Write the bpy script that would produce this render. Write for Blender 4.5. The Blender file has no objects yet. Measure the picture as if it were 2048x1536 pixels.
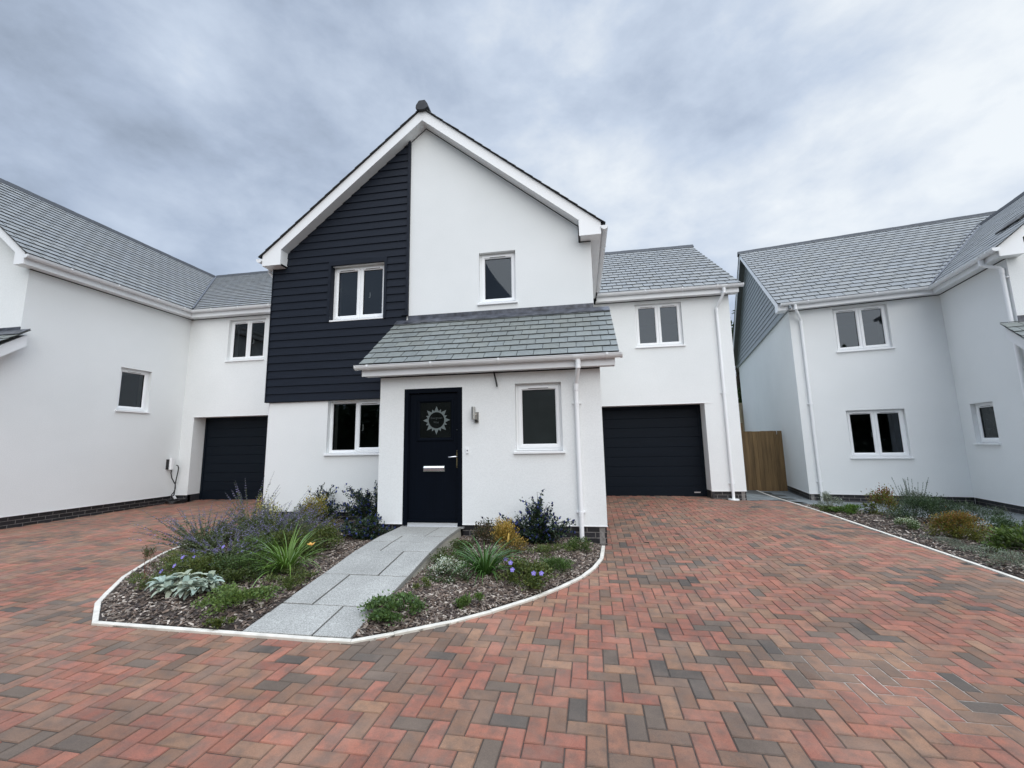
import bpy, math, random
import numpy as np
from mathutils import Matrix, Vector
random.seed(7); rnd = random.random
def ru(a, b): return a + (b - a) * rnd()
C = bpy.context.scene.collection
PI = math.pi

# ------------------------------------------------------------------ helpers
class MB:
    def __init__(s): s.v = []; s.f = []; s.c = []; s.m = []; s.col = (1, 1, 1); s.mi = 0
    def poly(s, pts, col=None, mi=None):
        i = len(s.v); s.v.extend(pts); s.f.append(tuple(range(i, i + len(pts))))
        s.c.append(col or s.col); s.m.append(s.mi if mi is None else mi)
    def box(s, F, a0, a1, d0, d1, z0, z1, col=None, mi=None):
        p = [F(a, d, z) for z in (z0, z1) for d in (d0, d1) for a in (a0, a1)]
        i = len(s.v); s.v.extend(p)
        for q in ((0, 1, 3, 2), (4, 6, 7, 5), (0, 4, 5, 1), (2, 3, 7, 6), (0, 2, 6, 4), (1, 5, 7, 3)):
            s.f.append(tuple(i + k for k in q)); s.c.append(col or s.col); s.m.append(s.mi if mi is None else mi)
    def prism(s, pts, vec, col=None, mi=None):
        n = len(pts); i = len(s.v); s.v.extend(pts); s.v.extend([(p[0] + vec[0], p[1] + vec[1], p[2] + vec[2]) for p in pts])
        fs = [tuple(i + k for k in range(n - 1, -1, -1)), tuple(i + n + k for k in range(n))]
        fs += [(i + k, i + (k + 1) % n, i + n + (k + 1) % n, i + n + k) for k in range(n)]
        for f in fs: s.f.append(f); s.c.append(col or s.col); s.m.append(s.mi if mi is None else mi)
    def tube(s, path, r, n=8, col=None, mi=None, cap=True):
        P = [Vector(p) for p in path]; rs = r if isinstance(r, (list, tuple)) else [r] * len(P)
        i0 = len(s.v); ref = None
        for k, p in enumerate(P):
            t = (P[min(k + 1, len(P) - 1)] - P[max(k - 1, 0)]).normalized()
            if ref is None: ref = Vector((0, 0, 1)) if abs(t.z) < .9 else Vector((1, 0, 0))
            a = (ref - t * ref.dot(t)).normalized(); b = t.cross(a); ref = a
            for j in range(n):
                an = 2 * PI * j / n; s.v.append(tuple(p + (a * math.cos(an) + b * math.sin(an)) * rs[k]))
        for k in range(len(P) - 1):
            for j in range(n):
                s.f.append((i0 + k * n + j, i0 + k * n + (j + 1) % n, i0 + (k + 1) * n + (j + 1) % n, i0 + (k + 1) * n + j))
                s.c.append(col or s.col); s.m.append(s.mi if mi is None else mi)
        if cap:
            for k in (0, len(P) - 1):
                q = len(s.v); s.v.extend(s.v[i0 + k * n + j] for j in range(n)); s.f.append(tuple(range(q, q + n))); s.c.append(col or s.col); s.m.append(s.mi if mi is None else mi)
WM = {}
SPLIT = {'render_bead', 'painted_shadow_line', 'bargeboard', 'plinth', 'fascia', 'soffit', 'corner_trim', 'window_trim', 'rail', 'fence_post', 'keyhole', 'roof_vent'}
def pieces(mb, tol=.012):
    n = len(mb.v); par = list(range(n))
    def find(a):
        while par[a] != a: par[a] = par[par[a]]; a = par[a]
        return a
    for f in mb.f:
        for k in f[1:]: par[find(k)] = find(f[0])
    bb = {}
    for i in range(n):
        r = find(i); p = mb.v[i]
        if r in bb:
            b = bb[r]
            for k in range(3): b[0][k] = min(b[0][k], p[k]); b[1][k] = max(b[1][k], p[k])
        else: bb[r] = [list(p), list(p)]
    rs = list(bb); gp = {r: r for r in rs}
    def gf(a):
        while gp[a] != a: a = gp[a]
        return a
    for i, a in enumerate(rs):
        for b in rs[:i]:
            if all(bb[a][0][k] - tol <= bb[b][1][k] and bb[b][0][k] - tol <= bb[a][1][k] for k in range(3)): gp[gf(a)] = gf(b)
    out = {}
    for f, c, m in zip(mb.f, mb.c, mb.m):
        o = out.setdefault(gf(find(f[0])), MB()); i = len(o.v); o.v.extend(mb.v[k] for k in f); o.f.append(tuple(range(i, i + len(f)))); o.c.append(c); o.m.append(m)
    return list(out.values())
def obj(name, mb, mat, parent=None, smooth=False, label=None):
    if name in SPLIT and parent is not None:
        ps = pieces(mb)
        if len(ps) > 1: return [obj1(name, q, mat, parent, smooth, label) for q in ps][0]
    return obj1(name, mb, mat, parent, smooth, label)
def obj1(name, mb, mat, parent=None, smooth=False, label=None):
    M = Matrix.Identity(4); p = parent
    while p is not None:
        if p in WM: M = WM[p]; break
        p = p.parent
    Mi = M.inverted(); v = [tuple(Mi @ Vector(q)) for q in mb.v]
    me = bpy.data.meshes.new(name); me.from_pydata(v, [], mb.f)
    mats = mat if isinstance(mat, (list, tuple)) else [mat]
    for m in mats: me.materials.append(m)
    n = len(mb.f)
    if len(mats) > 1: me.polygons.foreach_set('material_index', mb.m)
    at = me.attributes.new('Col', 'FLOAT_COLOR', 'CORNER')
    arr = np.ones((len(me.loops), 4), np.float32)
    cnt = [len(f) for f in mb.f]; arr[:, :3] = np.repeat(np.array(mb.c, np.float32).reshape(-1, 3), cnt, axis=0)
    at.data.foreach_set('color', arr.ravel())
    if smooth: me.polygons.foreach_set('use_smooth', [True] * n)
    me.update()
    o = bpy.data.objects.new(name, me); C.objects.link(o)
    if parent is not None: o.parent = parent
    if label: o['label'] = label
    return o
def thing(name, label, cat, loc=(0, 0, 0), rotz=0, group=None):
    o = bpy.data.objects.new(name, None); C.objects.link(o); o.empty_display_size = .3
    o.location = loc; o.rotation_euler = (0, 0, rotz); o['label'] = label; o['category'] = cat
    if group: o['group'] = group
    WM[o] = Matrix.Translation(loc) @ Matrix.Rotation(rotz, 4, 'Z'); return o
def tag(o, label, cat, group=None):
    o['label'] = label; o['category'] = cat
    if group: o['group'] = group
    return o
def struct(name, mb, mat, kind='structure', label=None):
    o = obj(name, mb, mat); o['kind'] = kind
    if label: o['label'] = label
    return o
def FR(o, a, n): return lambda s, d, z: (o[0] + a[0] * s + n[0] * d, o[1] + a[1] * s + n[1] * d, z)

# ------------------------------------------------------------------ materials
def mat(name): 
    m = bpy.data.materials.new(name); m.use_nodes = True; nt = m.node_tree
    return m, nt, nt.nodes['Principled BSDF']
def N(nt, t, **k):
    n = nt.nodes.new(t)
    for a, b in k.items():
        if a in n.inputs: n.inputs[a].default_value = b
        else: setattr(n, a, b)
    return n
def ramp(nt, stops):
    r = nt.nodes.new('ShaderNodeValToRGB'); e = r.color_ramp.elements
    while len(e) < len(stops): e.new(.5)
    for k, (p, c) in enumerate(stops): e[k].position = p; e[k].color = (*c, 1)
    return r
def coords(nt, obj=True):
    t = nt.nodes.new('ShaderNodeTexCoord'); return t.outputs['Object']
def simple(name, col, rough=.5, spec=.5, metal=0, nscale=0, nvar=.15, bump=0, bscale=200, attr=False, bdist=.002):
    m, nt, b = mat(name); b.inputs['Roughness'].default_value = rough; b.inputs['Metallic'].default_value = metal
    b.inputs['Specular IOR Level'].default_value = spec
    co = coords(nt); src = None
    if attr:
        a = N(nt, 'ShaderNodeAttribute', attribute_name='Col'); src = a.outputs['Color']
    if nscale:
        n = N(nt, 'ShaderNodeTexNoise', Scale=nscale, Detail=5.0); nt.links.new(co, n.inputs['Vector'])
        r = ramp(nt, [(.3, (1 - nvar,) * 3), (.7, (1 + nvar,) * 3)]); nt.links.new(n.outputs['Fac'], r.inputs['Fac'])
        mx = N(nt, 'ShaderNodeMix', data_type='RGBA', blend_type='MULTIPLY'); mx.inputs['Factor'].default_value = 1
        if src: nt.links.new(src, mx.inputs['A'])
        else: mx.inputs['A'].default_value = (*col, 1)
        nt.links.new(r.outputs['Color'], mx.inputs['B']); src = mx.outputs['Result']
    if src: nt.links.new(src, b.inputs['Base Color'])
    else: b.inputs['Base Color'].default_value = (*col, 1)
    if bump:
        n = N(nt, 'ShaderNodeTexNoise', Scale=bscale, Detail=4.0); nt.links.new(co, n.inputs['Vector'])
        bp = N(nt, 'ShaderNodeBump', Strength=bump, Distance=bdist); nt.links.new(n.outputs['Fac'], bp.inputs['Height'])
        nt.links.new(bp.outputs['Normal'], b.inputs['Normal'])
    return m
def render_mat():
    m, nt, b = mat('white_render'); co = coords(nt)
    n1 = N(nt, 'ShaderNodeTexNoise', Scale=.55, Detail=4.0, Roughness=.6); nt.links.new(co, n1.inputs['Vector'])
    r1 = ramp(nt, [(.3, (.765, .79, .785)), (.7, (.82, .84, .835))]); nt.links.new(n1.outputs['Fac'], r1.inputs['Fac'])
    n2 = N(nt, 'ShaderNodeTexNoise', Scale=70.0, Detail=4.0); nt.links.new(co, n2.inputs['Vector'])
    r2 = ramp(nt, [(.35, (.94, .94, .94)), (.62, (1, 1, 1))]); nt.links.new(n2.outputs['Fac'], r2.inputs['Fac'])
    mx = N(nt, 'ShaderNodeMix', data_type='RGBA', blend_type='MULTIPLY'); mx.inputs['Factor'].default_value = 1
    nt.links.new(r1.outputs['Color'], mx.inputs['A']); nt.links.new(r2.outputs['Color'], mx.inputs['B'])
    nt.links.new(mx.outputs['Result'], b.inputs['Base Color']); b.inputs['Roughness'].default_value = .9; b.inputs['Specular IOR Level'].default_value = .2
    n3 = N(nt, 'ShaderNodeTexNoise', Scale=110.0, Detail=3.0); nt.links.new(co, n3.inputs['Vector'])
    bp = N(nt, 'ShaderNodeBump', Strength=.5, Distance=.003); nt.links.new(n3.outputs['Fac'], bp.inputs['Height'])
    n4 = N(nt, 'ShaderNodeTexNoise', Scale=1.6, Detail=2.0); nt.links.new(co, n4.inputs['Vector'])
    bp2 = N(nt, 'ShaderNodeBump', Strength=.35, Distance=.02); nt.links.new(n4.outputs['Fac'], bp2.inputs['Height'])
    nt.links.new(bp.outputs['Normal'], bp2.inputs['Normal']); nt.links.new(bp2.outputs['Normal'], b.inputs['Normal'])
    return m
def paver_mat():
    m, nt, b = mat('block_paving'); co = coords(nt)
    a = N(nt, 'ShaderNodeAttribute', attribute_name='Col')
    n1 = N(nt, 'ShaderNodeTexNoise', Scale=9.0, Detail=3.0, Roughness=.6); nt.links.new(co, n1.inputs['Vector'])
    r1 = ramp(nt, [(.42, (0, 0, 0)), (.66, (1, 1, 1))]); nt.links.new(n1.outputs['Fac'], r1.inputs['Fac'])
    mx = N(nt, 'ShaderNodeMix', data_type='RGBA', blend_type='MIX'); nt.links.new(a.outputs['Color'], mx.inputs['A'])
    mx.inputs['B'].default_value = (.105, .080, .064, 1)
    ml = N(nt, 'ShaderNodeMath', operation='MULTIPLY'); ml.inputs[1].default_value = .62; nt.links.new(r1.outputs['Color'], ml.inputs[0])
    nt.links.new(ml.outputs[0], mx.inputs['Factor'])
    n2 = N(nt, 'ShaderNodeTexNoise', Scale=170.0, Detail=4.0, Roughness=.75); nt.links.new(co, n2.inputs['Vector'])
    r2 = ramp(nt, [(.3, (.72, .72, .72)), (.56, (1, 1, 1)), (.72, (1.18, 1.15, 1.1))]); nt.links.new(n2.outputs['Fac'], r2.inputs['Fac'])
    m2 = N(nt, 'ShaderNodeMix', data_type='RGBA', blend_type='MULTIPLY'); m2.inputs['Factor'].default_value = 1
    nt.links.new(mx.outputs['Result'], m2.inputs['A']); nt.links.new(r2.outputs['Color'], m2.inputs['B'])
    # pale grit specks
    vo = N(nt, 'ShaderNodeTexVoronoi', Scale=85.0); nt.links.new(co, vo.inputs['Vector'])
    rv = ramp(nt, [(.0, (1, 1, 1)), (.1, (0, 0, 0))]); nt.links.new(vo.outputs['Distance'], rv.inputs['Fac'])
    m3 = N(nt, 'ShaderNodeMix', data_type='RGBA', blend_type='MIX'); m3.inputs['B'].default_value = (.5, .4, .31, 1)
    mg = N(nt, 'ShaderNodeMath', operation='MULTIPLY'); mg.inputs[1].default_value = .5; nt.links.new(rv.outputs['Color'], mg.inputs[0])
    nt.links.new(m2.outputs['Result'], m3.inputs['A']); nt.links.new(mg.outputs[0], m3.inputs['Factor'])
    n5 = N(nt, 'ShaderNodeTexNoise', Scale=.8, Detail=3.0); nt.links.new(co, n5.inputs['Vector'])
    r5 = ramp(nt, [(.3, (.86, .86, .86)), (.7, (1.1, 1.08, 1.05))]); nt.links.new(n5.outputs['Fac'], r5.inputs['Fac'])
    m4 = N(nt, 'ShaderNodeMix', data_type='RGBA', blend_type='MULTIPLY'); m4.inputs['Factor'].default_value = 1
    nt.links.new(m3.outputs['Result'], m4.inputs['A']); nt.links.new(r5.outputs['Color'], m4.inputs['B'])
    n6 = N(nt, 'ShaderNodeTexNoise', Scale=1.7, Detail=8.0, Roughness=.72); nt.links.new(co, n6.inputs['Vector'])
    r6 = ramp(nt, [(.45, (0, 0, 0)), (.78, (.32, .32, .32))]); nt.links.new(n6.outputs['Fac'], r6.inputs['Fac'])
    m6 = N(nt, 'ShaderNodeMix', data_type='RGBA', blend_type='MIX'); m6.inputs['B'].default_value = (.33, .24, .185, 1)
    nt.links.new(m4.outputs['Result'], m6.inputs['A']); nt.links.new(r6.outputs['Color'], m6.inputs['Factor']); m4 = m6
    nt.links.new(m4.outputs['Result'], b.inputs['Base Color']); b.inputs['Roughness'].default_value = .82; b.inputs['Specular IOR Level'].default_value = .35
    bp = N(nt, 'ShaderNodeBump', Strength=.5, Distance=.0025); nt.links.new(n2.outputs['Fac'], bp.inputs['Height']); nt.links.new(bp.outputs['Normal'], b.inputs['Normal'])
    return m
def slate_mat(name, tint):
    m, nt, b = mat(name); co = coords(nt)
    a = N(nt, 'ShaderNodeAttribute', attribute_name='Col')
    n1 = N(nt, 'ShaderNodeTexNoise', Scale=14.0, Detail=5.0, Roughness=.65); nt.links.new(co, n1.inputs['Vector'])
    r1 = ramp(nt, [(.3, tuple(.84 * t for t in tint)), (.7, tuple(1.14 * t for t in tint))]); nt.links.new(n1.outputs['Fac'], r1.inputs['Fac'])
    mx = N(nt, 'ShaderNodeMix', data_type='RGBA', blend_type='MULTIPLY'); mx.inputs['Factor'].default_value = 1
    nt.links.new(a.outputs['Color'], mx.inputs['A']); nt.links.new(r1.outputs['Color'], mx.inputs['B'])
    nt.links.new(mx.outputs['Result'], b.inputs['Base Color']); b.inputs['Roughness'].default_value = .55
    n2 = N(nt, 'ShaderNodeTexNoise', Scale=40.0, Detail=5.0); nt.links.new(co, n2.inputs['Vector'])
    bp = N(nt, 'ShaderNodeBump', Strength=.4, Distance=.004); nt.links.new(n2.outputs['Fac'], bp.inputs['Height']); nt.links.new(bp.outputs['Normal'], b.inputs['Normal'])
    return m
def grain_mat(name, col, rough, sc=(1.5, 1.5, 60), bump=.3, var=.2, attr=False, spec=.5):
    m, nt, b = mat(name); co = coords(nt)
    mp = N(nt, 'ShaderNodeMapping'); mp.inputs['Scale'].default_value = sc; nt.links.new(co, mp.inputs['Vector'])
    n = N(nt, 'ShaderNodeTexNoise', Scale=1.0, Detail=6.0, Roughness=.65); nt.links.new(mp.outputs['Vector'], n.inputs['Vector'])
    r = ramp(nt, [(.3, (1 - var,) * 3), (.7, (1 + var,) * 3)]); nt.links.new(n.outputs['Fac'], r.inputs['Fac'])
    mx = N(nt, 'ShaderNodeMix', data_type='RGBA', blend_type='MULTIPLY'); mx.inputs['Factor'].default_value = 1
    if attr:
        a = N(nt, 'ShaderNodeAttribute', attribute_name='Col'); nt.links.new(a.outputs['Color'], mx.inputs['A'])
    else: mx.inputs['A'].default_value = (*col, 1)
    nt.links.new(r.outputs['Color'], mx.inputs['B']); nt.links.new(mx.outputs['Result'], b.inputs['Base Color'])
    b.inputs['Roughness'].default_value = rough; b.inputs['Specular IOR Level'].default_value = spec
    bp = N(nt, 'ShaderNodeBump', Strength=bump, Distance=.002); nt.links.new(n.outputs['Fac'], bp.inputs['Height']); nt.links.new(bp.outputs['Normal'], b.inputs['Normal'])
    return m
def glass_mat():
    m = bpy.data.materials.new('window_glass'); m.use_nodes = True; nt = m.node_tree; nt.nodes.remove(nt.nodes['Principled BSDF'])
    out = nt.nodes['Material Output']
    t = N(nt, 'ShaderNodeBsdfTransparent'); t.inputs['Color'].default_value = (.62, .66, .66, 1)
    g = N(nt, 'ShaderNodeBsdfGlossy', Roughness=.015); g.inputs['Color'].default_value = (.8, .9, 1, 1)
    f = N(nt, 'ShaderNodeFresnel', IOR=1.62); mx = N(nt, 'ShaderNodeMixShader')
    co = coords(nt); n = N(nt, 'ShaderNodeTexNoise', Scale=1.3, Detail=1.0); nt.links.new(co, n.inputs['Vector'])
    bp = N(nt, 'ShaderNodeBump', Strength=.05, Distance=.02); nt.links.new(n.outputs['Fac'], bp.inputs['Height']); nt.links.new(bp.outputs['Normal'], g.inputs['Normal'])
    nt.links.new(f.outputs[0], mx.inputs[0]); nt.links.new(t.outputs[0], mx.inputs[1]); nt.links.new(g.outputs[0], mx.inputs[2]); nt.links.new(mx.outputs[0], out.inputs['Surface'])
    return m
def leaf_mat(name, trans=.3, rough=.5, spec=.35):
    m, nt, b = mat(name); a = N(nt, 'ShaderNodeAttribute', attribute_name='Col'); nt.links.new(a.outputs['Color'], b.inputs['Base Color'])
    b.inputs['Roughness'].default_value = rough; b.inputs['Specular IOR Level'].default_value = spec
    t = N(nt, 'ShaderNodeBsdfTranslucent'); nt.links.new(a.outputs['Color'], t.inputs['Color'])
    mx = N(nt, 'ShaderNodeMixShader'); mx.inputs[0].default_value = trans; out = nt.nodes['Material Output']
    nt.links.new(b.outputs[0], mx.inputs[1]); nt.links.new(t.outputs[0], mx.inputs[2]); nt.links.new(mx.outputs[0], out.inputs['Surface'])
    return m
def slab_mat(name, col, sp=.6):
    m, nt, b = mat(name); co = coords(nt)
    a = N(nt, 'ShaderNodeAttribute', attribute_name='Col')
    n2 = N(nt, 'ShaderNodeTexNoise', Scale=85.0, Detail=5.0, Roughness=.8); nt.links.new(co, n2.inputs['Vector'])
    r2 = ramp(nt, [(.36, (.55, .55, .55)), (.5, (1, 1, 1)), (.62, (1.6, 1.6, 1.6))]); nt.links.new(n2.outputs['Fac'], r2.inputs['Fac'])
    n1 = N(nt, 'ShaderNodeTexNoise', Scale=2.2, Detail=4.0); nt.links.new(co, n1.inputs['Vector'])
    r1 = ramp(nt, [(.3, tuple(.88 * c for c in col)), (.7, tuple(1.1 * c for c in col))]); nt.links.new(n1.outputs['Fac'], r1.inputs['Fac'])
    mx = N(nt, 'ShaderNodeMix', data_type='RGBA', blend_type='MULTIPLY'); mx.inputs['Factor'].default_value = sp
    nt.links.new(r1.outputs['Color'], mx.inputs['A']); nt.links.new(r2.outputs['Color'], mx.inputs['B'])
    m2 = N(nt, 'ShaderNodeMix', data_type='RGBA', blend_type='MULTIPLY'); m2.inputs['Factor'].default_value = 1
    nt.links.new(mx.outputs['Result'], m2.inputs['A']); nt.links.new(a.outputs['Color'], m2.inputs['B'])
    nt.links.new(m2.outputs['Result'], b.inputs['Base Color']); b.inputs['Roughness'].default_value = .75
    bp = N(nt, 'ShaderNodeBump', Strength=.5, Distance=.002); nt.links.new(n2.outputs['Fac'], bp.inputs['Height']); nt.links.new(bp.outputs['Normal'], b.inputs['Normal'])
    return m
M_REND = render_mat()
M_UPVC = simple('white_upvc', (.85, .865, .87), .28, .5)
M_UPVC2 = simple('white_upvc_trim', (.79, .81, .82), .32, .5, nscale=3, nvar=.03)
M_BEAD = simple('render_bead', (.84, .84, .84), .5)
M_CLAD = grain_mat('navy_cladding', (.0115, .0155, .0245), .55, (2, 2, 70), .45, .25, spec=.16)
M_CLADG = grain_mat('grey_cladding', (.27, .30, .32), .55, (2, 2, 70), .3, .12)
M_DOOR = grain_mat('navy_door', (.003, .0048, .0088), .42, (60, 60, 2), .2, .2, spec=.07)
M_GAR = grain_mat('garage_door', (.0045, .008, .0135), .5, (2, 2, 80), .35, .15, spec=.13)
M_SLATE = slate_mat('slate', (1, 1, 1))
M_RIDGE = simple('ridge_tile', (.028, .031, .036), .7, nscale=8, nvar=.3)
M_LEAD = simple('lead', (.07, .075, .09), .38, .6, metal=.35, nscale=9, nvar=.6, bump=.4, bscale=25, bdist=.01)
M_BRICK = simple('blue_brick', (.03, .03, .034), .5, nscale=25, nvar=.35, bump=.4, bscale=90, attr=True)
M_PAVE = paver_mat()
M_JOINT = simple('joint_sand', (.07, .06, .052), .95, nscale=30, nvar=.4, attr=True)
M_GLASS = glass_mat()
M_ROOM = simple('room', (.13, .14, .14), .9)
M_REVEAL = simple('inner_reveal', (.82, .82, .8), .8)
M_GASKET_SHADE = simple('gasket', (.012, .012, .013), .6)  # also colours the dark strips that stand in for shade under soffits
M_STEEL = simple('steel', (.55, .53, .49), .28, metal=1)
M_CHROME = simple('chrome', (.75, .75, .76), .14, metal=1)
M_BRASS = simple('bronze', (.27, .23, .13), .35, metal=1)
M_ALU = simple('aluminium', (.7, .71, .72), .35, metal=.8)
M_BLACK = simple('black_plastic', (.012, .012, .013), .45)
M_FROST = simple('frosted_film', (.13, .155, .155), .6, spec=.2)
M_FROST2 = simple('frosted_text', (.055, .065, .066), .6, spec=.2)
M_OBSC = simple('obscure_glass', (.024, .029, .029), .15, .3, nscale=4, nvar=.1)
M_KERB = simple('kerb_concrete', (.57, .535, .465), .85, nscale=9, nvar=.14, bump=.2, bscale=150)
M_SLAB = slab_mat('path_slab', (.275, .272, .25), .85)
M_PATIO = slab_mat('patio_slab', (.15, .165, .165), .6)
M_SOIL = simple('soil', (.035, .026, .02), .95, nscale=30, nvar=.5, bump=.9, bscale=60, bdist=.02)
M_BARK = simple('bark_chips', (.1, .08, .07), .9, nscale=50, nvar=.3, attr=True)
M_LEAF = leaf_mat('leaf')
M_LEAFG = leaf_mat('leaf_glossy', .15, .35, .5)
M_WOOL = leaf_mat('leaf_woolly', .15, .9, .1)
M_PETAL = leaf_mat('petal', .35, .7, .2)
M_STEM = simple('stem', (.06, .06, .03), .8, attr=True)
M_WOOD = grain_mat('fence_timber', (.13, .075, .028), .8, (14, 14, 1.2), .5, .35, attr=True)
M_TERR = simple('terrain', (.07, .085, .04), .95, nscale=.4, nvar=.4)
M_BARKT = simple('tree_bark', (.06, .045, .035), .9, nscale=6, nvar=.4)

# ------------------------------------------------------------------ ground heights
CP = np.array([(0,1.5,-1.45),(-4,1.5,-1.45),(4,1.5,-1.46),(.3,6.15,-1.415),(-3,5,-1.43),(.6,10.46,-1.312),(2.7,10.5,-1.30),(3.6,10.46,-1.355),(5.47,11.64,-1.52),(8.19,9.66,-1.50),(-10.5,6.3,-1.37),(-10.5,9.4,-1.35),(-8,10,-1.31),(-9.9,9.9,-1.31),(6.5,5,-1.47),(-12,0,-1.44),(10,0,-1.5),(5.2,14,-1.5),(0,-20,-1.5),(-20,-20,-1.5),(20,-20,-1.5)])
def tps(r): return np.where(r > 1e-9, r * r * np.log(r + 1e-12), 0)
_n = len(CP); _K = tps(np.hypot(CP[:, 0:1] - CP[None, :, 0], CP[:, 1:2] - CP[None, :, 1])) + np.eye(_n) * 2.0
_A = np.zeros((_n + 3, _n + 3)); _A[:_n, :_n] = _K; _A[:_n, _n] = 1; _A[:_n, _n + 1:] = CP[:, :2]; _A[_n, :_n] = 1; _A[_n + 1:, :_n] = CP[:, :2].T
_W = np.linalg.solve(_A, np.concatenate([CP[:, 2], [0, 0, 0]]))
def g(x, y): return float(tps(np.hypot(CP[:, 0] - x, CP[:, 1] - y)) @ _W[:_n] + _W[_n] + _W[_n + 1] * x + _W[_n + 2] * y)

# ------------------------------------------------------------------ frames
F_MAIN = FR((0, 7.2), (1, 0), (0, -1))
F_PORCH = FR((0, 6.15), (1, 0), (0, -1))
F_LINK = FR((0, 10.46), (1, 0), (0, -1))
F_LEFT = FR((-10.5, 0), (0, 1), (1, 0))
F_LLINK = FR((0, 9.62), (1, 0), (0, -1))
F_LGAB = FR((0, 6.15), (1, 0), (0, -1))
TH = math.radians(-11.5); UX, UY = math.cos(TH), math.sin(TH); VX, VY = -math.sin(TH), math.cos(TH)
F_RIGHT = FR((VX * 12.5, VY * 12.5), (UX, UY), (-VX, -VY))            # s = u
F_WING = FR((UX * 6.1, UY * 6.1), (-VX, -VY), (-UX, -UY))              # s = -v
F_WFRONT = FR((VX * 10.36, VY * 10.36), (UX, UY), (-VX, -VY))
F_RSIDE = FR((UX * 3.04, UY * 3.04), (-VX, -VY), (-UX, -UY))           # s = -v
def UV(u, v, z): return (UX * u + VX * v, UY * u + VY * v, z)

# ------------------------------------------------------------------ builders
def wall_face(mb, F, s0, s1, z0, z1, holes=(), rev=.12, d=0):
    S = sorted({s0, s1, *[h[0] for h in holes], *[h[1] for h in holes]}); Z = sorted({z0, z1, *[h[2] for h in holes], *[h[3] for h in holes]})
    S = [s for s in S if s0 <= s <= s1]; Z = [z for z in Z if z0 <= z <= z1]
    for a, b in zip(S, S[1:]):
        for c, e in zip(Z, Z[1:]):
            ms, mz = (a + b) / 2, (c + e) / 2
            if any(h[0] < ms < h[1] and h[2] < mz < h[3] for h in holes): continue
            mb.poly([F(a, d, c), F(b, d, c), F(b, d, e), F(a, d, e)])
    for h in holes:
        r = h[4] if len(h) > 4 else rev
        a, b, c, e = h[:4]
        mb.poly([F(a, d, c), F(a, d, e), F(a, d - r, e), F(a, d - r, c)])
        mb.poly([F(b, d, c), F(b, d - r, c), F(b, d - r, e), F(b, d, e)])
        mb.poly([F(a, d, e), F(b, d, e), F(b, d - r, e), F(a, d - r, e)])
        if c > z0: mb.poly([F(a, d, c), F(a, d - r, c), F(b, d - r, c), F(b, d, c)])
def rect_ring(mb, F, a0, a1, z0, z1, w, d0, d1, ch=.008):
    # picture-frame of width w between depths d0 (back) and d1 (front), chamfered inwards
    def ring(a, z, d): return [F(a0 + a, d, z0 + z), F(a1 - a, d, z0 + z), F(a1 - a, d, z1 - z), F(a0 + a, d, z1 - z)]
    prof = [(0, d0), (0, d1 - ch * .5), (ch * .5, d1), (w - ch, d1), (w, d1 - ch), (w, d0)]
    R = [ring(p, p, d) for p, d in prof]
    for A, B in zip(R, R[1:]):
        for k in range(4): mb.poly([A[k], A[(k + 1) % 4], B[(k + 1) % 4], B[k]])
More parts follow.
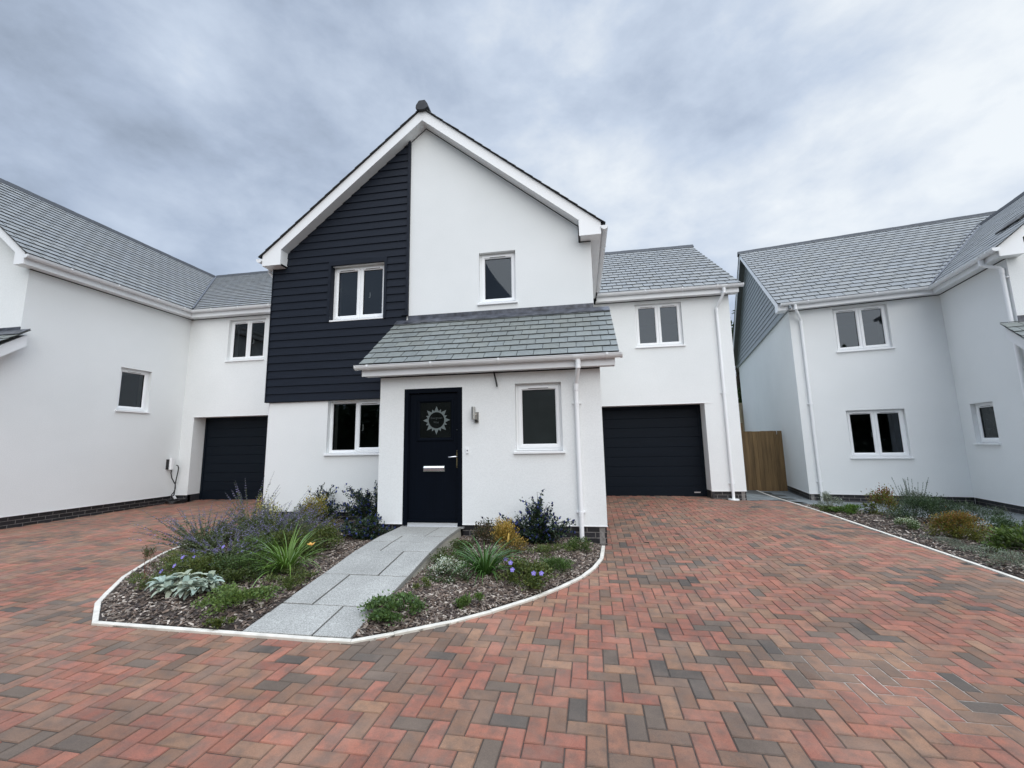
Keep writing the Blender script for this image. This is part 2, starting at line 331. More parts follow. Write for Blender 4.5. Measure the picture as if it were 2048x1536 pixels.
def window(parent, F, s0, s1, z0, z1, n=2, sash=(True, True), handle=None, rec=.085, obscure=False, label=None, room=(.75, 1.0, 2.2), roomcol=None, d=0, vent=True, reveal_side=True):
    """s0..s1,z0..z1 = opening above the sill"""
    D = d - rec
    mb = MB(); fw = .045
    rect_ring(mb, F, s0, s1, z0, z1, fw, D - .07, D)
    if n == 2:
        m = (s0 + s1) / 2; mb.box(F, m - .022, m + .022, D - .07, D - .001, z0 + fw, z1 - fw)
    w = obj('window', mb, M_UPVC, parent, label=label)
    sb, pb, gb, vb = MB(), MB(), MB(), MB(); cells = []
    if n == 2: cells = [(s0 + fw - .012, m - .004), (m + .004, s1 - fw + .012)]
    else: cells = [(s0 + fw - .012, s1 - fw + .012)]
    for k, (a, b) in enumerate(cells):
        c, e = z0 + fw - .012, z1 - fw + .012
        if sash[k]: sd = D + .014; sw = .062
        else: sd = D - .012; sw = .03
        one = MB(); rect_ring(one, F, a, b, c, e, sw, D - .05, sd, .016); obj('sash', one, M_UPVC, w)
        ga, gb2, gc, ge = a + sw, b - sw, c + sw, e - sw
        rect_ring(gb, F, ga - .002, gb2 + .002, gc - .002, ge + .002, .006, D - .045, D - .012, .001)
        pb.poly([F(ga, D - .025, gc), F(gb2, D - .025, gc), F(gb2, D - .025, ge), F(ga, D - .025, ge)])
        if vent and sash[k]:
            mm = (a + b) / 2; vw = min(.16, (b - a) * .32)
            one = MB(); one.box(F, mm - vw, mm + vw, sd - .002, sd + .008, e - sw * .62, e - sw * .62 + .02)
            one.box(F, mm - vw * .93, mm + vw * .93, sd + .006, sd + .010, e - sw * .62 - .005, e - sw * .62 + .001, mi=1)
            obj('trickle_vent', one, [M_UPVC, M_GASKET_SHADE], w)
    obj('gasket', gb, M_GASKET_SHADE, w)
    obj('pane', pb, M_OBSC if obscure else M_GLASS, w)
    sl = MB(); sl.prism([F(s0 - .03, D - .04, z0 - .001), F(s0 - .03, .035 + d, z0 - .014), F(s0 - .03, .035 + d, z0 - .042), F(s0 - .03, .022 + d, z0 - .046), F(s0 - .03, D - .04, z0 - .046)], tuple(np.array(F(s1 + .03, 0, 0)) - np.array(F(s0 - .03, 0, 0))))
    obj('sill', sl, M_UPVC, w)
    if not obscure:
        rb = MB(); ex, ez, dp = room; a, b, c, e = s0 + .01, s1 - .01, z0 + .01, z1 - .01; r0, r1 = D - .071, D - .25
        if reveal_side:
            rb.poly([F(a, r0, c), F(a, r1, c), F(a, r1, e), F(a, r0, e)]); rb.poly([F(b, r0, c), F(b, r1, c), F(b, r1, e), F(b, r0, e)])
            rb.poly([F(a, r0, e), F(b, r0, e), F(b, r1, e), F(a, r1, e)]); rb.poly([F(a, r0, c), F(b, r0, c), F(b, r1, c), F(a, r1, c)])
        A, B, Cz, E, R2 = a - ex, b + ex, c - ez, e + .12, r1 - dp
        for q in ([(A, r1, Cz), (A, R2, Cz), (A, R2, E), (A, r1, E)], [(B, r1, Cz), (B, R2, Cz), (B, R2, E), (B, r1, E)], [(A, R2, Cz), (B, R2, Cz), (B, R2, E), (A, R2, E)],
                  [(A, r1, Cz), (B, r1, Cz), (B, R2, Cz), (A, R2, Cz)], [(A, r1, E), (B, r1, E), (B, R2, E), (A, R2, E)],
                  [(A, r1, Cz), (a, r1, Cz), (a, r1, E), (A, r1, E)], [(b, r1, Cz), (B, r1, Cz), (B, r1, E), (b, r1, E)], [(a, r1, e), (b, r1, e), (b, r1, E), (a, r1, E)], [(a, r1, Cz), (b, r1, Cz), (b, r1, c), (a, r1, c)]):
            rb.poly([F(*t) for t in q], mi=1)
        obj('room_interior', rb, [M_REVEAL, M_ROOM], w)
    if handle is not None:
        hb = MB(); hs = handle; hz = z0 + (z1 - z0) * .42
        hb.tube([F(hs, D - .055, hz), F(hs, D - .085, hz + .005), F(hs, D - .09, hz + .04), F(hs, D - .085, hz + .115)], [.009, .009, .009, .007], 8)
        obj('handle', hb, M_UPVC, w, True)
    return w
def gutter(parent, F, s0, s1, d, z, r=.056, brackets=(), outlet=None, caps=(True, True)):
    """half-round gutter, back edge at depth d, lip at z"""
    mb = MB(); n = 8; prof = []
    for k in range(n + 1):
        an = PI + PI * k / n; prof.append((d + r + r * math.cos(an), z + r * math.sin(an)))
    inn = [(d + r + (r - .004) * math.cos(PI + PI * k / n), z + .001 + (r - .004) * math.sin(PI + PI * k / n)) for k in range(n, -1, -1)]
    lip = [(d + 2 * r + .006, z + .002), (d + 2 * r + .006, z + .010), (d + 2 * r - .006, z + .010)]
    P = prof + lip + inn
    mb.prism([F(s0, a, b) for a, b in P], tuple(np.array(F(s1, 0, 0)) - np.array(F(s0, 0, 0))))
    for s, c in ((s0, caps[0]), (s1, caps[1])):
        if c:
            q = [F(s - .012, d + r + (r + .006) * math.cos(PI + PI * k / n), z + (r + .006) * math.sin(PI + PI * k / n)) for k in range(n + 1)] + [F(s - .012, d + 2 * r + .006, z + .012), F(s - .012, d - .006, z + .012)]
            mb.prism(q, tuple(np.array(F(.03, 0, 0)) - np.array(F(0, 0, 0))))
    gt = obj('gutter', mb, M_UPVC2, parent)
    for s in brackets:
        b = MB(); q = [F(s, d + r + (r + .005) * math.cos(PI + PI * k / n), z + (r + .005) * math.sin(PI + PI * k / n)) for k in range(n + 1)]
        q2 = [F(s, d + r + (r + .0005) * math.cos(PI + PI * k / n), z + (r + .0005) * math.sin(PI + PI * k / n)) for k in range(n, -1, -1)]
        b.prism(q + q2, tuple(np.array(F(.028, 0, 0)) - np.array(F(0, 0, 0))))
        b.box(F, s, s + .028, d + 2 * r - .004, d + 2 * r + .012, z - .02, z + .014)
        obj('gutter_bracket', b, M_UPVC, gt)
    if outlet is not None:
        b = MB(); s = outlet; q = [F(s - .06, d + r + (r + .007) * math.cos(PI + PI * k / n), z + (r + .007) * math.sin(PI + PI * k / n)) for k in range(n + 1)]
        q2 = [F(s - .06, d + r + (r + .0005) * math.cos(PI + PI * k / n), z + (r + .0005) * math.sin(PI + PI * k / n)) for k in range(n, -1, -1)]
        b.prism(q + q2, tuple(np.array(F(.12, 0, 0)) - np.array(F(0, 0, 0))))
        for ss in (s - .068, s + .056):
            q = [F(ss, d + r + (r + .011) * math.cos(PI + PI * k / n), z + (r + .011) * math.sin(PI + PI * k / n)) for k in range(n + 1)]
            b.prism(q + q2, tuple(np.array(F(.014, 0, 0)) - np.array(F(0, 0, 0))))
        b.tube([F(s, d + r, z - r + .005), F(s, d + r, z - r - .07)], .04, 14)
        obj('gutter_outlet', b, M_UPVC2, gt)
    return gt
def downpipe(parent, F, so, do, zo, s, z0, clips, d=.05, neck=.28, r=.032, shoe=False):
    """from outlet (so,do,zo) via a swan neck to the wall at s, down to z0"""
    mb = MB(); za = zo - .10; zb = za - neck
    path = [F(so, do, zo), F(so, do, za + .05), F(so, do, za + .03), F(so * .9 + s * .1, do * .9 + d * .1, za - .01), F(so * .1 + s * .9, do * .1 + d * .9, zb + .01), F(s, d, zb - .03), F(s, d, zb - .06), F(s, d, z0)]
    mb.tube(path, r, 14)
    for q in (path[0], path[1]): pass
    mb.tube([F(so, do, za + .06), F(so, do, za + .0)], r + .006, 14); mb.tube([F(s, d, zb - .02), F(s, d, zb - .12)], r + .006, 14)
    p = obj('downpipe', mb, M_UPVC, parent, True)
    for cz in clips:
        c = MB(); c.tube([F(s, d, cz), F(s, d, cz + .03)], r + .0045, 14); c.box(F, s - .062, s + .062, .0, d * .55, cz + .004, cz + .026)
        c.tube([F(s, d, cz - .04), F(s, d, cz)], r + .0025, 14)
        obj('pipe_clip', c, M_UPVC, p)
    return p
def plinth(parent, runs, zt, zb):
    """runs: list of (F, s0, s1) ; coursed blue bricks standing proud of a mortar face, set back 12 mm from the render"""
    mb = MB()
    for F, s0, s1 in runs:
        mb.box(F, s0 + .002, s1 - .002, -.10, -.022, zb, zt, (.20, .19, .18))
        r = 0; z = zt
        while z > zb - .05:
            zt2, zb2 = z - .012 if r == 0 else z - .010, z - .075
            s = s0 - (.1125 if r % 2 else 0)
            while s < s1:
                a, b = max(s + .005, s0), min(s + .220, s1)
                if b - a > .02:
                    t = ru(.6, 1.35); mb.box(F, a, b, -.03, -.0185 - ru(0, .002), zb2, zt2, (.016 * t, .016 * t, .019 * t))
                s += .225
            z -= .075; r += 1
    return obj('plinth', mb, M_BRICK, parent)
def clip(poly, reg):
    out = poly
    for k in range(len(reg)):
        A, B = reg[k], reg[(k + 1) % len(reg)]; inp, out = out, []
        if not inp: return []
        def side(p): return (B[0] - A[0]) * (p[1] - A[1]) - (B[1] - A[1]) * (p[0] - A[0])
        for i in range(len(inp)):
            P, Q = inp[i], inp[(i + 1) % len(inp)]; a, b = side(P), side(Q)
            if a >= 0: out.append(P)
            if (a >= 0) != (b >= 0):
                t = a / (a - b); out.append((P[0] + (Q[0] - P[0]) * t, P[1] + (Q[1] - P[1]) * t))
    return out
def ccw(p):
    a = sum(p[k][0] * p[(k + 1) % len(p)][1] - p[(k + 1) % len(p)][0] * p[k][1] for k in range(len(p)))
    return p if a > 0 else p[::-1]
def slates(mb, O, A, U, reg, gauge=.2, w=.25, base=(.17, .185, .18), var=.16, off=0, thick=.013, gp=.0042, st=.019):
    O, A, U = Vector(O), Vector(A).normalized(), Vector(U).normalized(); Nn = A.cross(U)
    if Nn.z < 0: Nn = -Nn
    reg = ccw(reg); us = [p[1] for p in reg]; as_ = [p[0] for p in reg]
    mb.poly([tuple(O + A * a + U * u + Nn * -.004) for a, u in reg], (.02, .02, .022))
    r = int(math.floor(min(us) / gauge + 1e-6)); u = r * gauge
    while u < max(us):
        a = min(as_) - w - off - (w / 2 if r % 2 else 0)
        while a < max(as_) + w:
            q = clip([(a + gp, u), (a + w - gp, u), (a + w - gp, u + gauge + .012), (a + gp, u + gauge + .012)], reg)
            if len(q) > 2:
                j = ru(-.0015, .0025); sk = ru(-.004, .004); t = 1 + ru(-var, var); hue = ru(-.03, .03)
                col = (base[0] * t * (1 + hue * .5), base[1] * t, base[2] * t * (1 - hue))
                def pt(p, lo=0):
                    h = st + .005 + j - st * (p[1] - u) / gauge - lo
                    return tuple(O + A * p[0] + U * (p[1] + sk * (1 - min(1, (p[1] - u) / gauge))) + Nn * h)
                mb.poly([pt(p) for p in q], col)
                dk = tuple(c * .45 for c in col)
                for k in range(len(q)):
                    P, Q = q[k], q[(k + 1) % len(q)]
                    if abs(P[1] - Q[1]) < .001 and abs(P[1] - u - gauge - .012) < .002: continue
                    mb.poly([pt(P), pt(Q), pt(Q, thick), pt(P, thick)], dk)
            a += w
        u += gauge; r += 1
def ridge(parent, p0, p1, tl, tr, w=.13, piece=.45, mat_=None):
    """angle ridge tiles from p0 to p1; tl,tr = slope tangents either side"""
    P0, P1 = Vector(p0), Vector(p1); L = (P1 - P0).length; t = (P1 - P0).normalized(); sd = Vector((t.y, -t.x, 0))
    mb = MB(); n = max(1, int(L / piece))
    for k in range(n):
        a = P0 + t * (L * k / n); e = P0 + t * (L * (k + 1) / n + .012); up = .004 * (k % 2)
        pr = [a + sd * w + Vector((0, 0, -w * tr + up)), a + sd * .035 + Vector((0, 0, .03 + up)), a + sd * -.035 + Vector((0, 0, .03 + up)), a - sd * w + Vector((0, 0, -w * tl + up)), a - sd * w * .93 + Vector((0, 0, -w * tl - .02 + up)), a + Vector((0, 0, -.015 + up)), a + sd * w * .93 + Vector((0, 0, -w * tr - .02 + up))]
        mb.prism([tuple(q) for q in pr], tuple(e - a))
    return obj('ridge_tile', mb, mat_ or M_RIDGE, parent)
def garage_door(parent, F, s0, s1, z0, z1, d):
    mb = MB(); mb.box(F, s0, s0 + .06, d - .03, d + .02, z0, z1); mb.box(F, s1 - .06, s1, d - .03, d + .02, z0, z1); mb.box(F, s0 + .06, s1 - .06, d - .03, d + .018, z1 - .07, z1)
    n = 9; a, b = s0 + .06, s1 - .06; h = (z1 - .07 - z0) / n
    for k in range(n):
        za, zb = z0 + k * h, z0 + (k + 1) * h
        mb.prism([F(a, d - .03, za + .001), F(a, d - .002, za + .002), F(a, d + .004, za + .007), F(a, d + .004, zb - .007), F(a, d - .002, zb - .002), F(a, d - .03, zb - .001)], tuple(np.array(F(b, 0, 0)) - np.array(F(a, 0, 0))))
    mb.box(F, a, b, d - .028, d - .006, z0, z1 - .07)
    gd = obj('garage_door', mb, M_GAR, parent)
    return gd
def cladding(parent, F, fn, zs, ze, d, matl, h=.152, holes=(), extra=None, th=.028):
    """lapped boards; fn(z)->(s0,s1) extents at height z"""
    mb = MB(); z = zs
    while z < ze - .01:
        zt = min(z + h, ze); lo, hi = fn(z + .001), fn(zt - .001)
        segs = [(lo[0], lo[1], hi[0], hi[1])]
        for hs0, hs1, hz0, hz1 in holes:
            if zt > hz0 + .03 and z < hz1 - .03:
                new = []
                for a0, a1, b0, b1 in segs: new += [(a0, min(a1, hs0), b0, min(b1, hs0)), (max(a0, hs1), a1, max(b0, hs1), b1)]
                segs = new
        for a0, a1, b0, b1 in segs:
            if a1 - a0 < .01 and b1 - b0 < .01: continue
            t = .018
            A = [F(a0, d, z), F(a1, d, z), F(b1, d - t, zt), F(b0, d - t, zt)]; B = [F(a0, d - th, z), F(a1, d - th, z), F(b1, d - th - t, zt), F(b0, d - th - t, zt)]
            mb.poly(A); mb.poly([B[0], B[1], A[1], A[0]]); mb.poly([A[0], A[3], B[3], B[0]]); mb.poly([A[1], B[1], B[2], A[2]]); mb.poly([A[3], A[2], B[2], B[3]])
        z += h
    return obj('cladding', mb, matl, parent)
def strip(mb, P, Q, w, h, col=None):
    P, Q = Vector(P), Vector(Q); t = (Q - P).normalized(); s = t.cross(Vector((0, 0, 1))).normalized(); n = s.cross(t)
    mb.prism([tuple(P + s * w / 2), tuple(P + s * w / 2 + n * h), tuple(P - s * w / 2 + n * h), tuple(P - s * w / 2)], tuple(Q - P), col)

# ================================================================== MAIN HOUSE
TM = .8225
H = thing('house', 'white rendered house with dark navy boarded gable half and slated front porch', 'house', (-2.8, 7.2, g(-2.8, 7.2)))
RX, RZ = -2.81, 6.262      # gable apex under the soffit
def gz(x): return RZ - .824 * abs(x - RX)
mb = MB()
wall_face(mb, F_MAIN, -5.92, .30, -1.15, 3.57, [(-1.755, -1.068, 2.515, 3.53, .12), (-4.73, -3.60, 2.39, 3.53, .12), (-4.69, -3.60, -.155, .87, .12)])
mb.poly([F_MAIN(-5.92, 0, 3.57), F_MAIN(.30, 0, 3.57), F_MAIN(.30, 0, gz(.3)), F_MAIN(RX, 0, RZ + .01), F_MAIN(-5.92, 0, gz(-5.92))])
for x in (-5.92, .30): mb.poly([(x, 7.2, -1.15), (x, 15, -1.15), (x, 15, 3.75), (x, 7.2, 3.75)])
mb.poly([(-5.92, 15, -1.3), (.3, 15, -1.3), (.3, 15, 3.7), (RX, 15, 6.3), (-5.92, 15, 3.7)])
obj('wall', mb, M_REND, H)
mb = MB()
wall_face(mb, F_PORCH, -3.11, .30, -1.15, 1.09, [(-2.705, -1.775, -1.15, .877, .09), (-.96, -.272, -.145, .896, .12)])
mb.poly([(-3.11, 6.15, -1.15), (-3.11, 7.2, -1.15), (-3.11, 7.2, 2.2), (-3.11, 6.15, 1.09)]); mb.poly([(.30, 6.15, -1.15), (.30, 7.2, -1.15), (.30, 7.2, 2.2), (.30, 6.15, 1.09)])
obj('porch_wall', mb, M_REND, H)
mb = MB()
wall_face(mb, F_LINK, .30, 3.63, -1.15, 3.48, [(.505, 2.885, -1.15, .877, .40), (1.43, 2.535, 2.27, 3.395, .12)])
mb.poly([(3.63, 10.46, -1.15), (3.63, 17.3, -1.15), (3.63, 17.3, 3.6), (3.63, 13.87, 6.2), (3.63, 10.46, 3.6)])
obj('garage_wall', mb, M_REND, H)
mb = MB()   # render stop beads: fine bright edges
mb.box(F_PORCH, -3.115, -2.705, .0005, .006, -1.158, -1.148); mb.box(F_PORCH, -1.775, .305, .0005, .006, -1.158, -1.148)
mb.box(F_MAIN, -5.925, -3.115, .0005, .006, -1.158, -1.148); mb.box(F_LINK, 2.885, 3.635, .0005, .006, -1.158, -1.148); mb.box(F_LINK, .31, .505, .0005, .006, -1.158, -1.148)
mb.box(F_LINK, .34, 3.07, .0005, .007, .872, .884)
obj('render_bead', mb, M_BEAD, H)
plinth(H, [(F_PORCH, -3.10, -2.70), (F_PORCH, -1.78, .29)], -1.158, -1.48)
plinth(H, [(F_MAIN, -5.91, -3.12)], -1.158, -1.45)
plinth(H, [(F_LINK, 2.89, 3.62), (F_LINK, .31, .50), (FR((.29, 0), (0, 1), (1, 0)), 6.165, 10.4), (FR((3.62, 0), (0, 1), (1, 0)), 10.475, 17)], -1.158, -1.42)
mb = MB()
for F, x in ((FR((.505, 0), (0, 1), (1, 0)), 0), (FR((2.885, 0), (0, 1), (-1, 0)), 0)): mb.box(F, 10.462, 10.86, -.05, -.012, -1.40, -1.152, (.03, .03, .034))
obj('plinth', mb, M_BRICK, H)
# cladding
def fcl(z):
    if z < 3.60: return (-5.985, -3.155)
    w = (RZ - z) / .824
    return (max(-5.985, RX - w), -3.155)
cl = cladding(H, F_MAIN, fcl, .88, 6.0, .042, M_CLAD, .152, [(-4.775, -3.555, 2.40, 3.56)])
mb = MB(); mb.box(F_MAIN, -3.16, -3.115, -.01, .058, 2.425, 6.0); mb.box(F_MAIN, -3.24, -3.115, .0, .062, 2.415, 2.43)
mb.box(F_MAIN, -6.0, -5.985, -.02, .05, .87, 3.57); mb.box(F_MAIN, -5.985, -3.115, -.01, .035, .868, .8795)
obj('corner_trim', mb, M_CLAD, cl)
mb = MB(); mb.box(F_MAIN, -4.775, -4.732, -.01, .05, 2.395, 3.531); mb.box(F_MAIN, -3.598, -3.555, -.01, .05, 2.395, 3.531)
mb.box(F_MAIN, -4.732, -4.722, -.085, .049, 2.40, 3.53); mb.box(F_MAIN, -3.608, -3.598, -.085, .049, 2.40, 3.53); mb.box(F_MAIN, -4.775, -3.555, -.01, .046, 3.531, 3.62)
obj('window_trim', mb, M_CLAD, cl)
# windows
window(H, F_MAIN, -1.755, -1.068, 2.56, 3.53, 1, label='small single casement high on the white gable')
window(H, F_MAIN, -4.722, -3.608, 2.44, 3.528, 2, handle=-4.0, label='twin casement set in the navy boarding')
window(H, F_MAIN, -4.69, -3.60, -.11, .87, 2, sash=(False, True), handle=-4.06, label='ground floor window half hidden by the porch')
window(H, F_PORCH, -.96, -.272, -.10, .896, 1, obscure=True, label='obscure glazed single window beside the door')
window(H, F_LINK, 1.43, 2.535, 2.315, 3.395, 2, label='twin casement above the garage')
garage_d = garage_door(H, F_LINK, .505, 2.885, g(1.7, 10.8) - .01, .877, -.40)
mb = MB(); mb.box(F_LINK, 2.60, 2.74, -.396, -.388, -1.235, -1.21); obj('maker_plate', mb, M_ALU, garage_d)
# front door
mb = MB(); F = F_PORCH; a, b, zb, zt = -2.705, -1.775, -1.195, .877
mb.box(F, a, a + .068, -.09, .004, zb + .03, zt); mb.box(F, b - .068, b, -.09, .004, zb + .03, zt); mb.box(F, a + .068, b - .068, -.09, .003, zt - .068, zt)
mb.box(F, a + .068, a + .08, -.09, -.018, zb + .05, zt - .068); mb.box(F, b - .08, b - .068, -.09, -.018, zb + .05, zt - .068)
door = obj('front_door', mb, M_DOOR, H, label='dark navy front door with etched sun in its square pane')
mb = MB(); l0, l1 = a + .081, b - .081; gx0, gx1, gz0, gz1 = -2.475, -1.955, .10, .675
for q in ((l0, gx0, zb + .06, zt - .08), (gx1, l1, zb + .06, zt - .08), (gx0, gx1, zb + .06, gz0), (gx0, gx1, gz1, zt - .08)): mb.box(F, q[0], q[1], -.085, -.04, q[2], q[3])
mb.box(F, l0, l1, -.0398, -.0375, zb + .06, -.965); mb.box(F, l0 + .0, l1, -.04, -.015, zb + .075, zb + .10)
leaf = obj('door_leaf', mb, M_DOOR, door)
mb = MB(); rect_ring(mb, F, gx0 - .035, gx1 + .035, gz0 - .035, gz1 + .035, .05, -.045, -.026, .02); obj('glazing_bead', mb, M_DOOR, door)
mb = MB(); mb.poly([F(gx0, -.052, gz0), F(gx1, -.052, gz0), F(gx1, -.052, gz1), F(gx0, -.052, gz1)]); obj('door_pane', mb, simple('etched_glass', (.008, .0095, .0095), .08, .5, nscale=3, nvar=.4), door)
mb = MB(); cx, cz = -2.2, .383; R1, R2 = .125, .145; nn = 64
for k in range(nn):
    t0, t1 = 2 * PI * k / nn, 2 * PI * (k + 1) / nn
    mb.poly([F(cx + R1 * math.cos(t0), -.0505, cz + R1 * math.sin(t0)), F(cx + R1 * math.cos(t1), -.0505, cz + R1 * math.sin(t1)), F(cx + R2 * math.cos(t1), -.0505, cz + R2 * math.sin(t1)), F(cx + R2 * math.cos(t0), -.0505, cz + R2 * math.sin(t0))])
for k in range(16):
    t = 2 * PI * k / 16; L, hw = (.218, .034) if k % 2 == 0 else (.182, .024)
    ct, st = math.cos(t), math.sin(t)
    mb.poly([F(cx + ct * (R2 - .006) - st * hw, -.0504, cz + st * (R2 - .006) + ct * hw), F(cx + ct * (R2 - .006) + st * hw, -.0504, cz + st * (R2 - .006) - ct * hw), F(cx + ct * L, -.0504, cz + st * L)])
obj('sun_emblem', mb, M_FROST, door)
for txt, tx, tz, hgt in (('Evergreen', -2.2, .405, .046), ('Way', -2.204, .338, .046)):
    cu = bpy.data.curves.new('lettering', 'FONT'); cu.body = txt; cu.size = hgt; cu.align_x = 'CENTER'; cu.resolution_u = 3
    mb = MB(); to = bpy.data.objects.new('lettering', cu); C.objects.link(to); bpy.context.view_layer.update()
    me = bpy.data.meshes.new_from_object(to.evaluated_get(bpy.context.evaluated_depsgraph_get()))
    for p in me.polygons: mb.poly([F(tx + me.vertices[i].co.x, -.0503, tz + me.vertices[i].co.y) for i in p.vertices])
    bpy.data.objects.remove(to); bpy.data.curves.remove(cu); bpy.data.meshes.remove(me); obj('lettering', mb, M_FROST2, door)
mb = MB(); mb.box(F, l0 - .004, l1 + .004, -.09, -.008, zb + .03, zb + .058); mb.box(F, l0 - .004, l1 + .004, -.03, .0, zb + .012, zb + .032); mb.box(F, a - .01, b + .03, -.09, .045, zb - .01, zb + .012)
obj('threshold', mb, M_ALU, door)
mb = MB(); mb.box(F, -2.395, -2.055, -.04, -.026, -.392, -.30); mb.prism([F(-2.385, -.028, -.385), F(-2.385, -.012, -.38), F(-2.385, -.010, -.335), F(-2.385, -.028, -.31)], (.32, 0, 0))
obj('letterbox', mb, M_CHROME, door)
mb = MB(); mb.box(F, -1.877, -1.841, -.04, -.028, -.325, -.09); mb.tube([F(-1.859, -.028, -.092), F(-1.859, -.04, -.092)], .018, 12); mb.tube([F(-1.859, -.028, -.323), F(-1.859, -.04, -.323)], .018, 12)
hd = obj('door_handle', mb, M_BRASS, door)
mb = MB(); mb.tube([F(-1.859, -.028, -.172), F(-1.859, .02, -.172), F(-1.875, .028, -.172), F(-1.98, .026, -.178)], [.011, .011, .011, .009], 10); obj('lever', mb, M_CHROME, hd, True)
mb = MB(); mb.tube([F(-1.866, -.04, .225), F(-1.866, -.032, .225)], .009, 12); obj('spyhole', mb, M_CHROME, door)
# porch roof
mb = MB(); slates(mb, (0, 5.87, 1.245), (1, 0, 0), (0, 1.33, 1.06), [(-3.335, 0), (.56, 0), (.56, 1.70), (-3.335, 1.70)], .1885, .245, (.162, .176, .165), .09, gp=.0045, st=.015, thick=.011)
pr = obj('porch_roof', mb, M_SLATE, H)
mb = MB(); mb.box(F_MAIN, -3.12, .296, .001, .014, 2.27, 2.412)
sl = Vector((0, 1.33, 1.06)).normalized(); nn_ = Vector((0, -1.06, 1.33)).normalized(); o0 = Vector((0, 5.87, 1.245))
xs = [-3.335 + (3.895) * k / 30 for k in range(31)]
for x0, x1 in zip(xs, xs[1:]):
    j0 = .028 + ru(0, .006)
    u0 = 1.53 + ru(-.006, .006)
    mb.poly([tuple(o0 + sl * u0 + nn_ * j0 + Vector((x0, 0, 0))), tuple(o0 + sl * u0 + nn_ * j0 + Vector((x1, 0, 0))), tuple(o0 + sl * 1.695 + nn_ * (j0 + .004) + Vector((x1, 0, 0))), tuple(o0 + sl * 1.695 + nn_ * (j0 + .004) + Vector((x0, 0, 0)))])
    mb.poly([tuple(o0 + sl * u0 + nn_ * j0 + Vector((x0, 0, 0))), tuple(o0 + sl * u0 + nn_ * j0 + Vector((x1, 0, 0))), tuple(o0 + sl * u0 + nn_ * .012 + Vector((x1, 0, 0))), tuple(o0 + sl * u0 + nn_ * .012 + Vector((x0, 0, 0)))])
obj('lead_flashing', mb, M_LEAD, pr)
mb = MB(); mb.box(F_PORCH, -3.325, .505, .18, .20, 1.075, 1.235); mb.box(F_PORCH, -3.325, .505, 0.001, .18, 1.087, 1.097)
fs = obj('fascia', mb, M_UPVC2, H)
mb = MB()
for x in (-3.322, .302): mb.prism([(x, 5.972, 1.098), (x, 5.972, 1.25), (x, 7.195, 2.225), (x, 7.195, 2.02), (x, 6.15, 1.12), (x, 6.15, 1.098)], (.2 if x > 0 else .21, 0, 0))
obj('bargeboard', mb, M_UPVC2, H)
mb = MB(); mb.box(F_PORCH, -3.11, .30, .0005, .007, 1.068, 1.086); obj('painted_shadow_line', mb, M_GASKET_SHADE, H)  # dark strip laid on the wall as a painted shadow under the porch soffit
gutter(H, F_PORCH, -3.39, .585, .20, 1.222, brackets=(-3.2, -2.19, -1.16, .38), outlet=-.01)
downpipe(H, F_PORCH, -.012, .256, 1.14, -.052, -1.40, (.555, -.975), d=.045, neck=.17, r=.032)
# main roof
mb = MB()
slates(mb, (-6.17, 6.93, 3.745), (0, 1, 0), (3.36, 0, 2.768), [(0, 0), (1.5, 0), (1.5, 4.353), (0, 4.353)], thick=.006, st=.009)
slates(mb, (.55, 6.93, 3.745), (0, 1, 0), (-3.36, 0, 2.768), [(0, 0), (8.1, 0), (8.1, 4.353), (0, 4.353)], thick=.006, st=.009)
mb.poly([(-6.17, 8.43, 3.745), (-6.17, 15.1, 3.745), (RX, 15.1, 6.513), (RX, 8.43, 6.513)], (.17, .185, .18))
mr = obj('roof', mb, M_SLATE, H)
mb = MB(); P0 = Vector((RX + .015, 6.90, 6.565))
pro = [(-.125, -.085), (-.115, -.02), (-.06, .065), (.06, .065), (.115, -.02), (.125, -.085), (.06, -.125), (-.06, -.125)]
mb.prism([(P0.x + x, 6.90, P0.z + z) for x, z in pro], (0, .5, 0)); mb.prism([(P0.x + x * .92, 7.4, P0.z + z * .92) for x, z in pro[:6]], (0, 7.6, 0))
obj('ridge_tile', mb, M_RIDGE, mr)
mb = MB()
def ztop(x): return 6.50 - .824 * abs(x - RX)
for sg, xo, xi in ((-1, -6.10, -5.70), (1, .475, .10)):
    mb.prism([(xi, 6.97, gz(xi)), (RX, 6.97, RZ), (RX, 6.97, 6.50), (xi, 6.97, ztop(xi))], (0, .022, 0))
    mb.prism([(xo, 6.97, 3.57), (xi, 6.97, 3.57), (xi, 6.97, ztop(xi)), (xo, 6.97, ztop(xo))], (0, .023, 0))
    mb.box(FR((0, 7.2), (1, 0), (0, -1)), min(xo, xi), max(xo, xi), .0005, .206, 3.571, 3.60)
    x1 = xi; mb.prism([(x1, 6.993, 3.571), (x1, 7.199, 3.571), (x1, 7.199, gz(x1)), (x1, 6.993, gz(x1))], ((.02 if sg < 0 else -.02) * -1, 0, 0))
obj('bargeboard', mb, M_UPVC, H)
mb = MB()
for xi in (-5.70, .10): mb.prism([(xi, 6.992, gz(xi) + .002), (RX, 6.992, RZ + .002), (RX, 6.992, RZ + .014), (xi, 6.992, gz(xi) + .014)], (0, .207, 0))
mb.box(FR((.30, 0), (0, 1), (1, 0)), 7.2, 10.3, .001, .175, 3.571, 3.582); mb.box(FR((-5.92, 0), (0, 1), (-1, 0)), 7.2, 9.4, .001, .175, 3.571, 3.582)
obj('soffit', mb, M_UPVC2, H)
mb = MB(); mb.box(FR((.30, 0), (0, 1), (1, 0)), 6.994, 10.3, .155, .175, 3.57, 3.735); mb.box(FR((-5.92, 0), (0, 1), (-1, 0)), 6.994, 9.45, .155, .18, 3.57, 3.735)
obj('fascia', mb, M_UPVC2, H)
mb = MB()
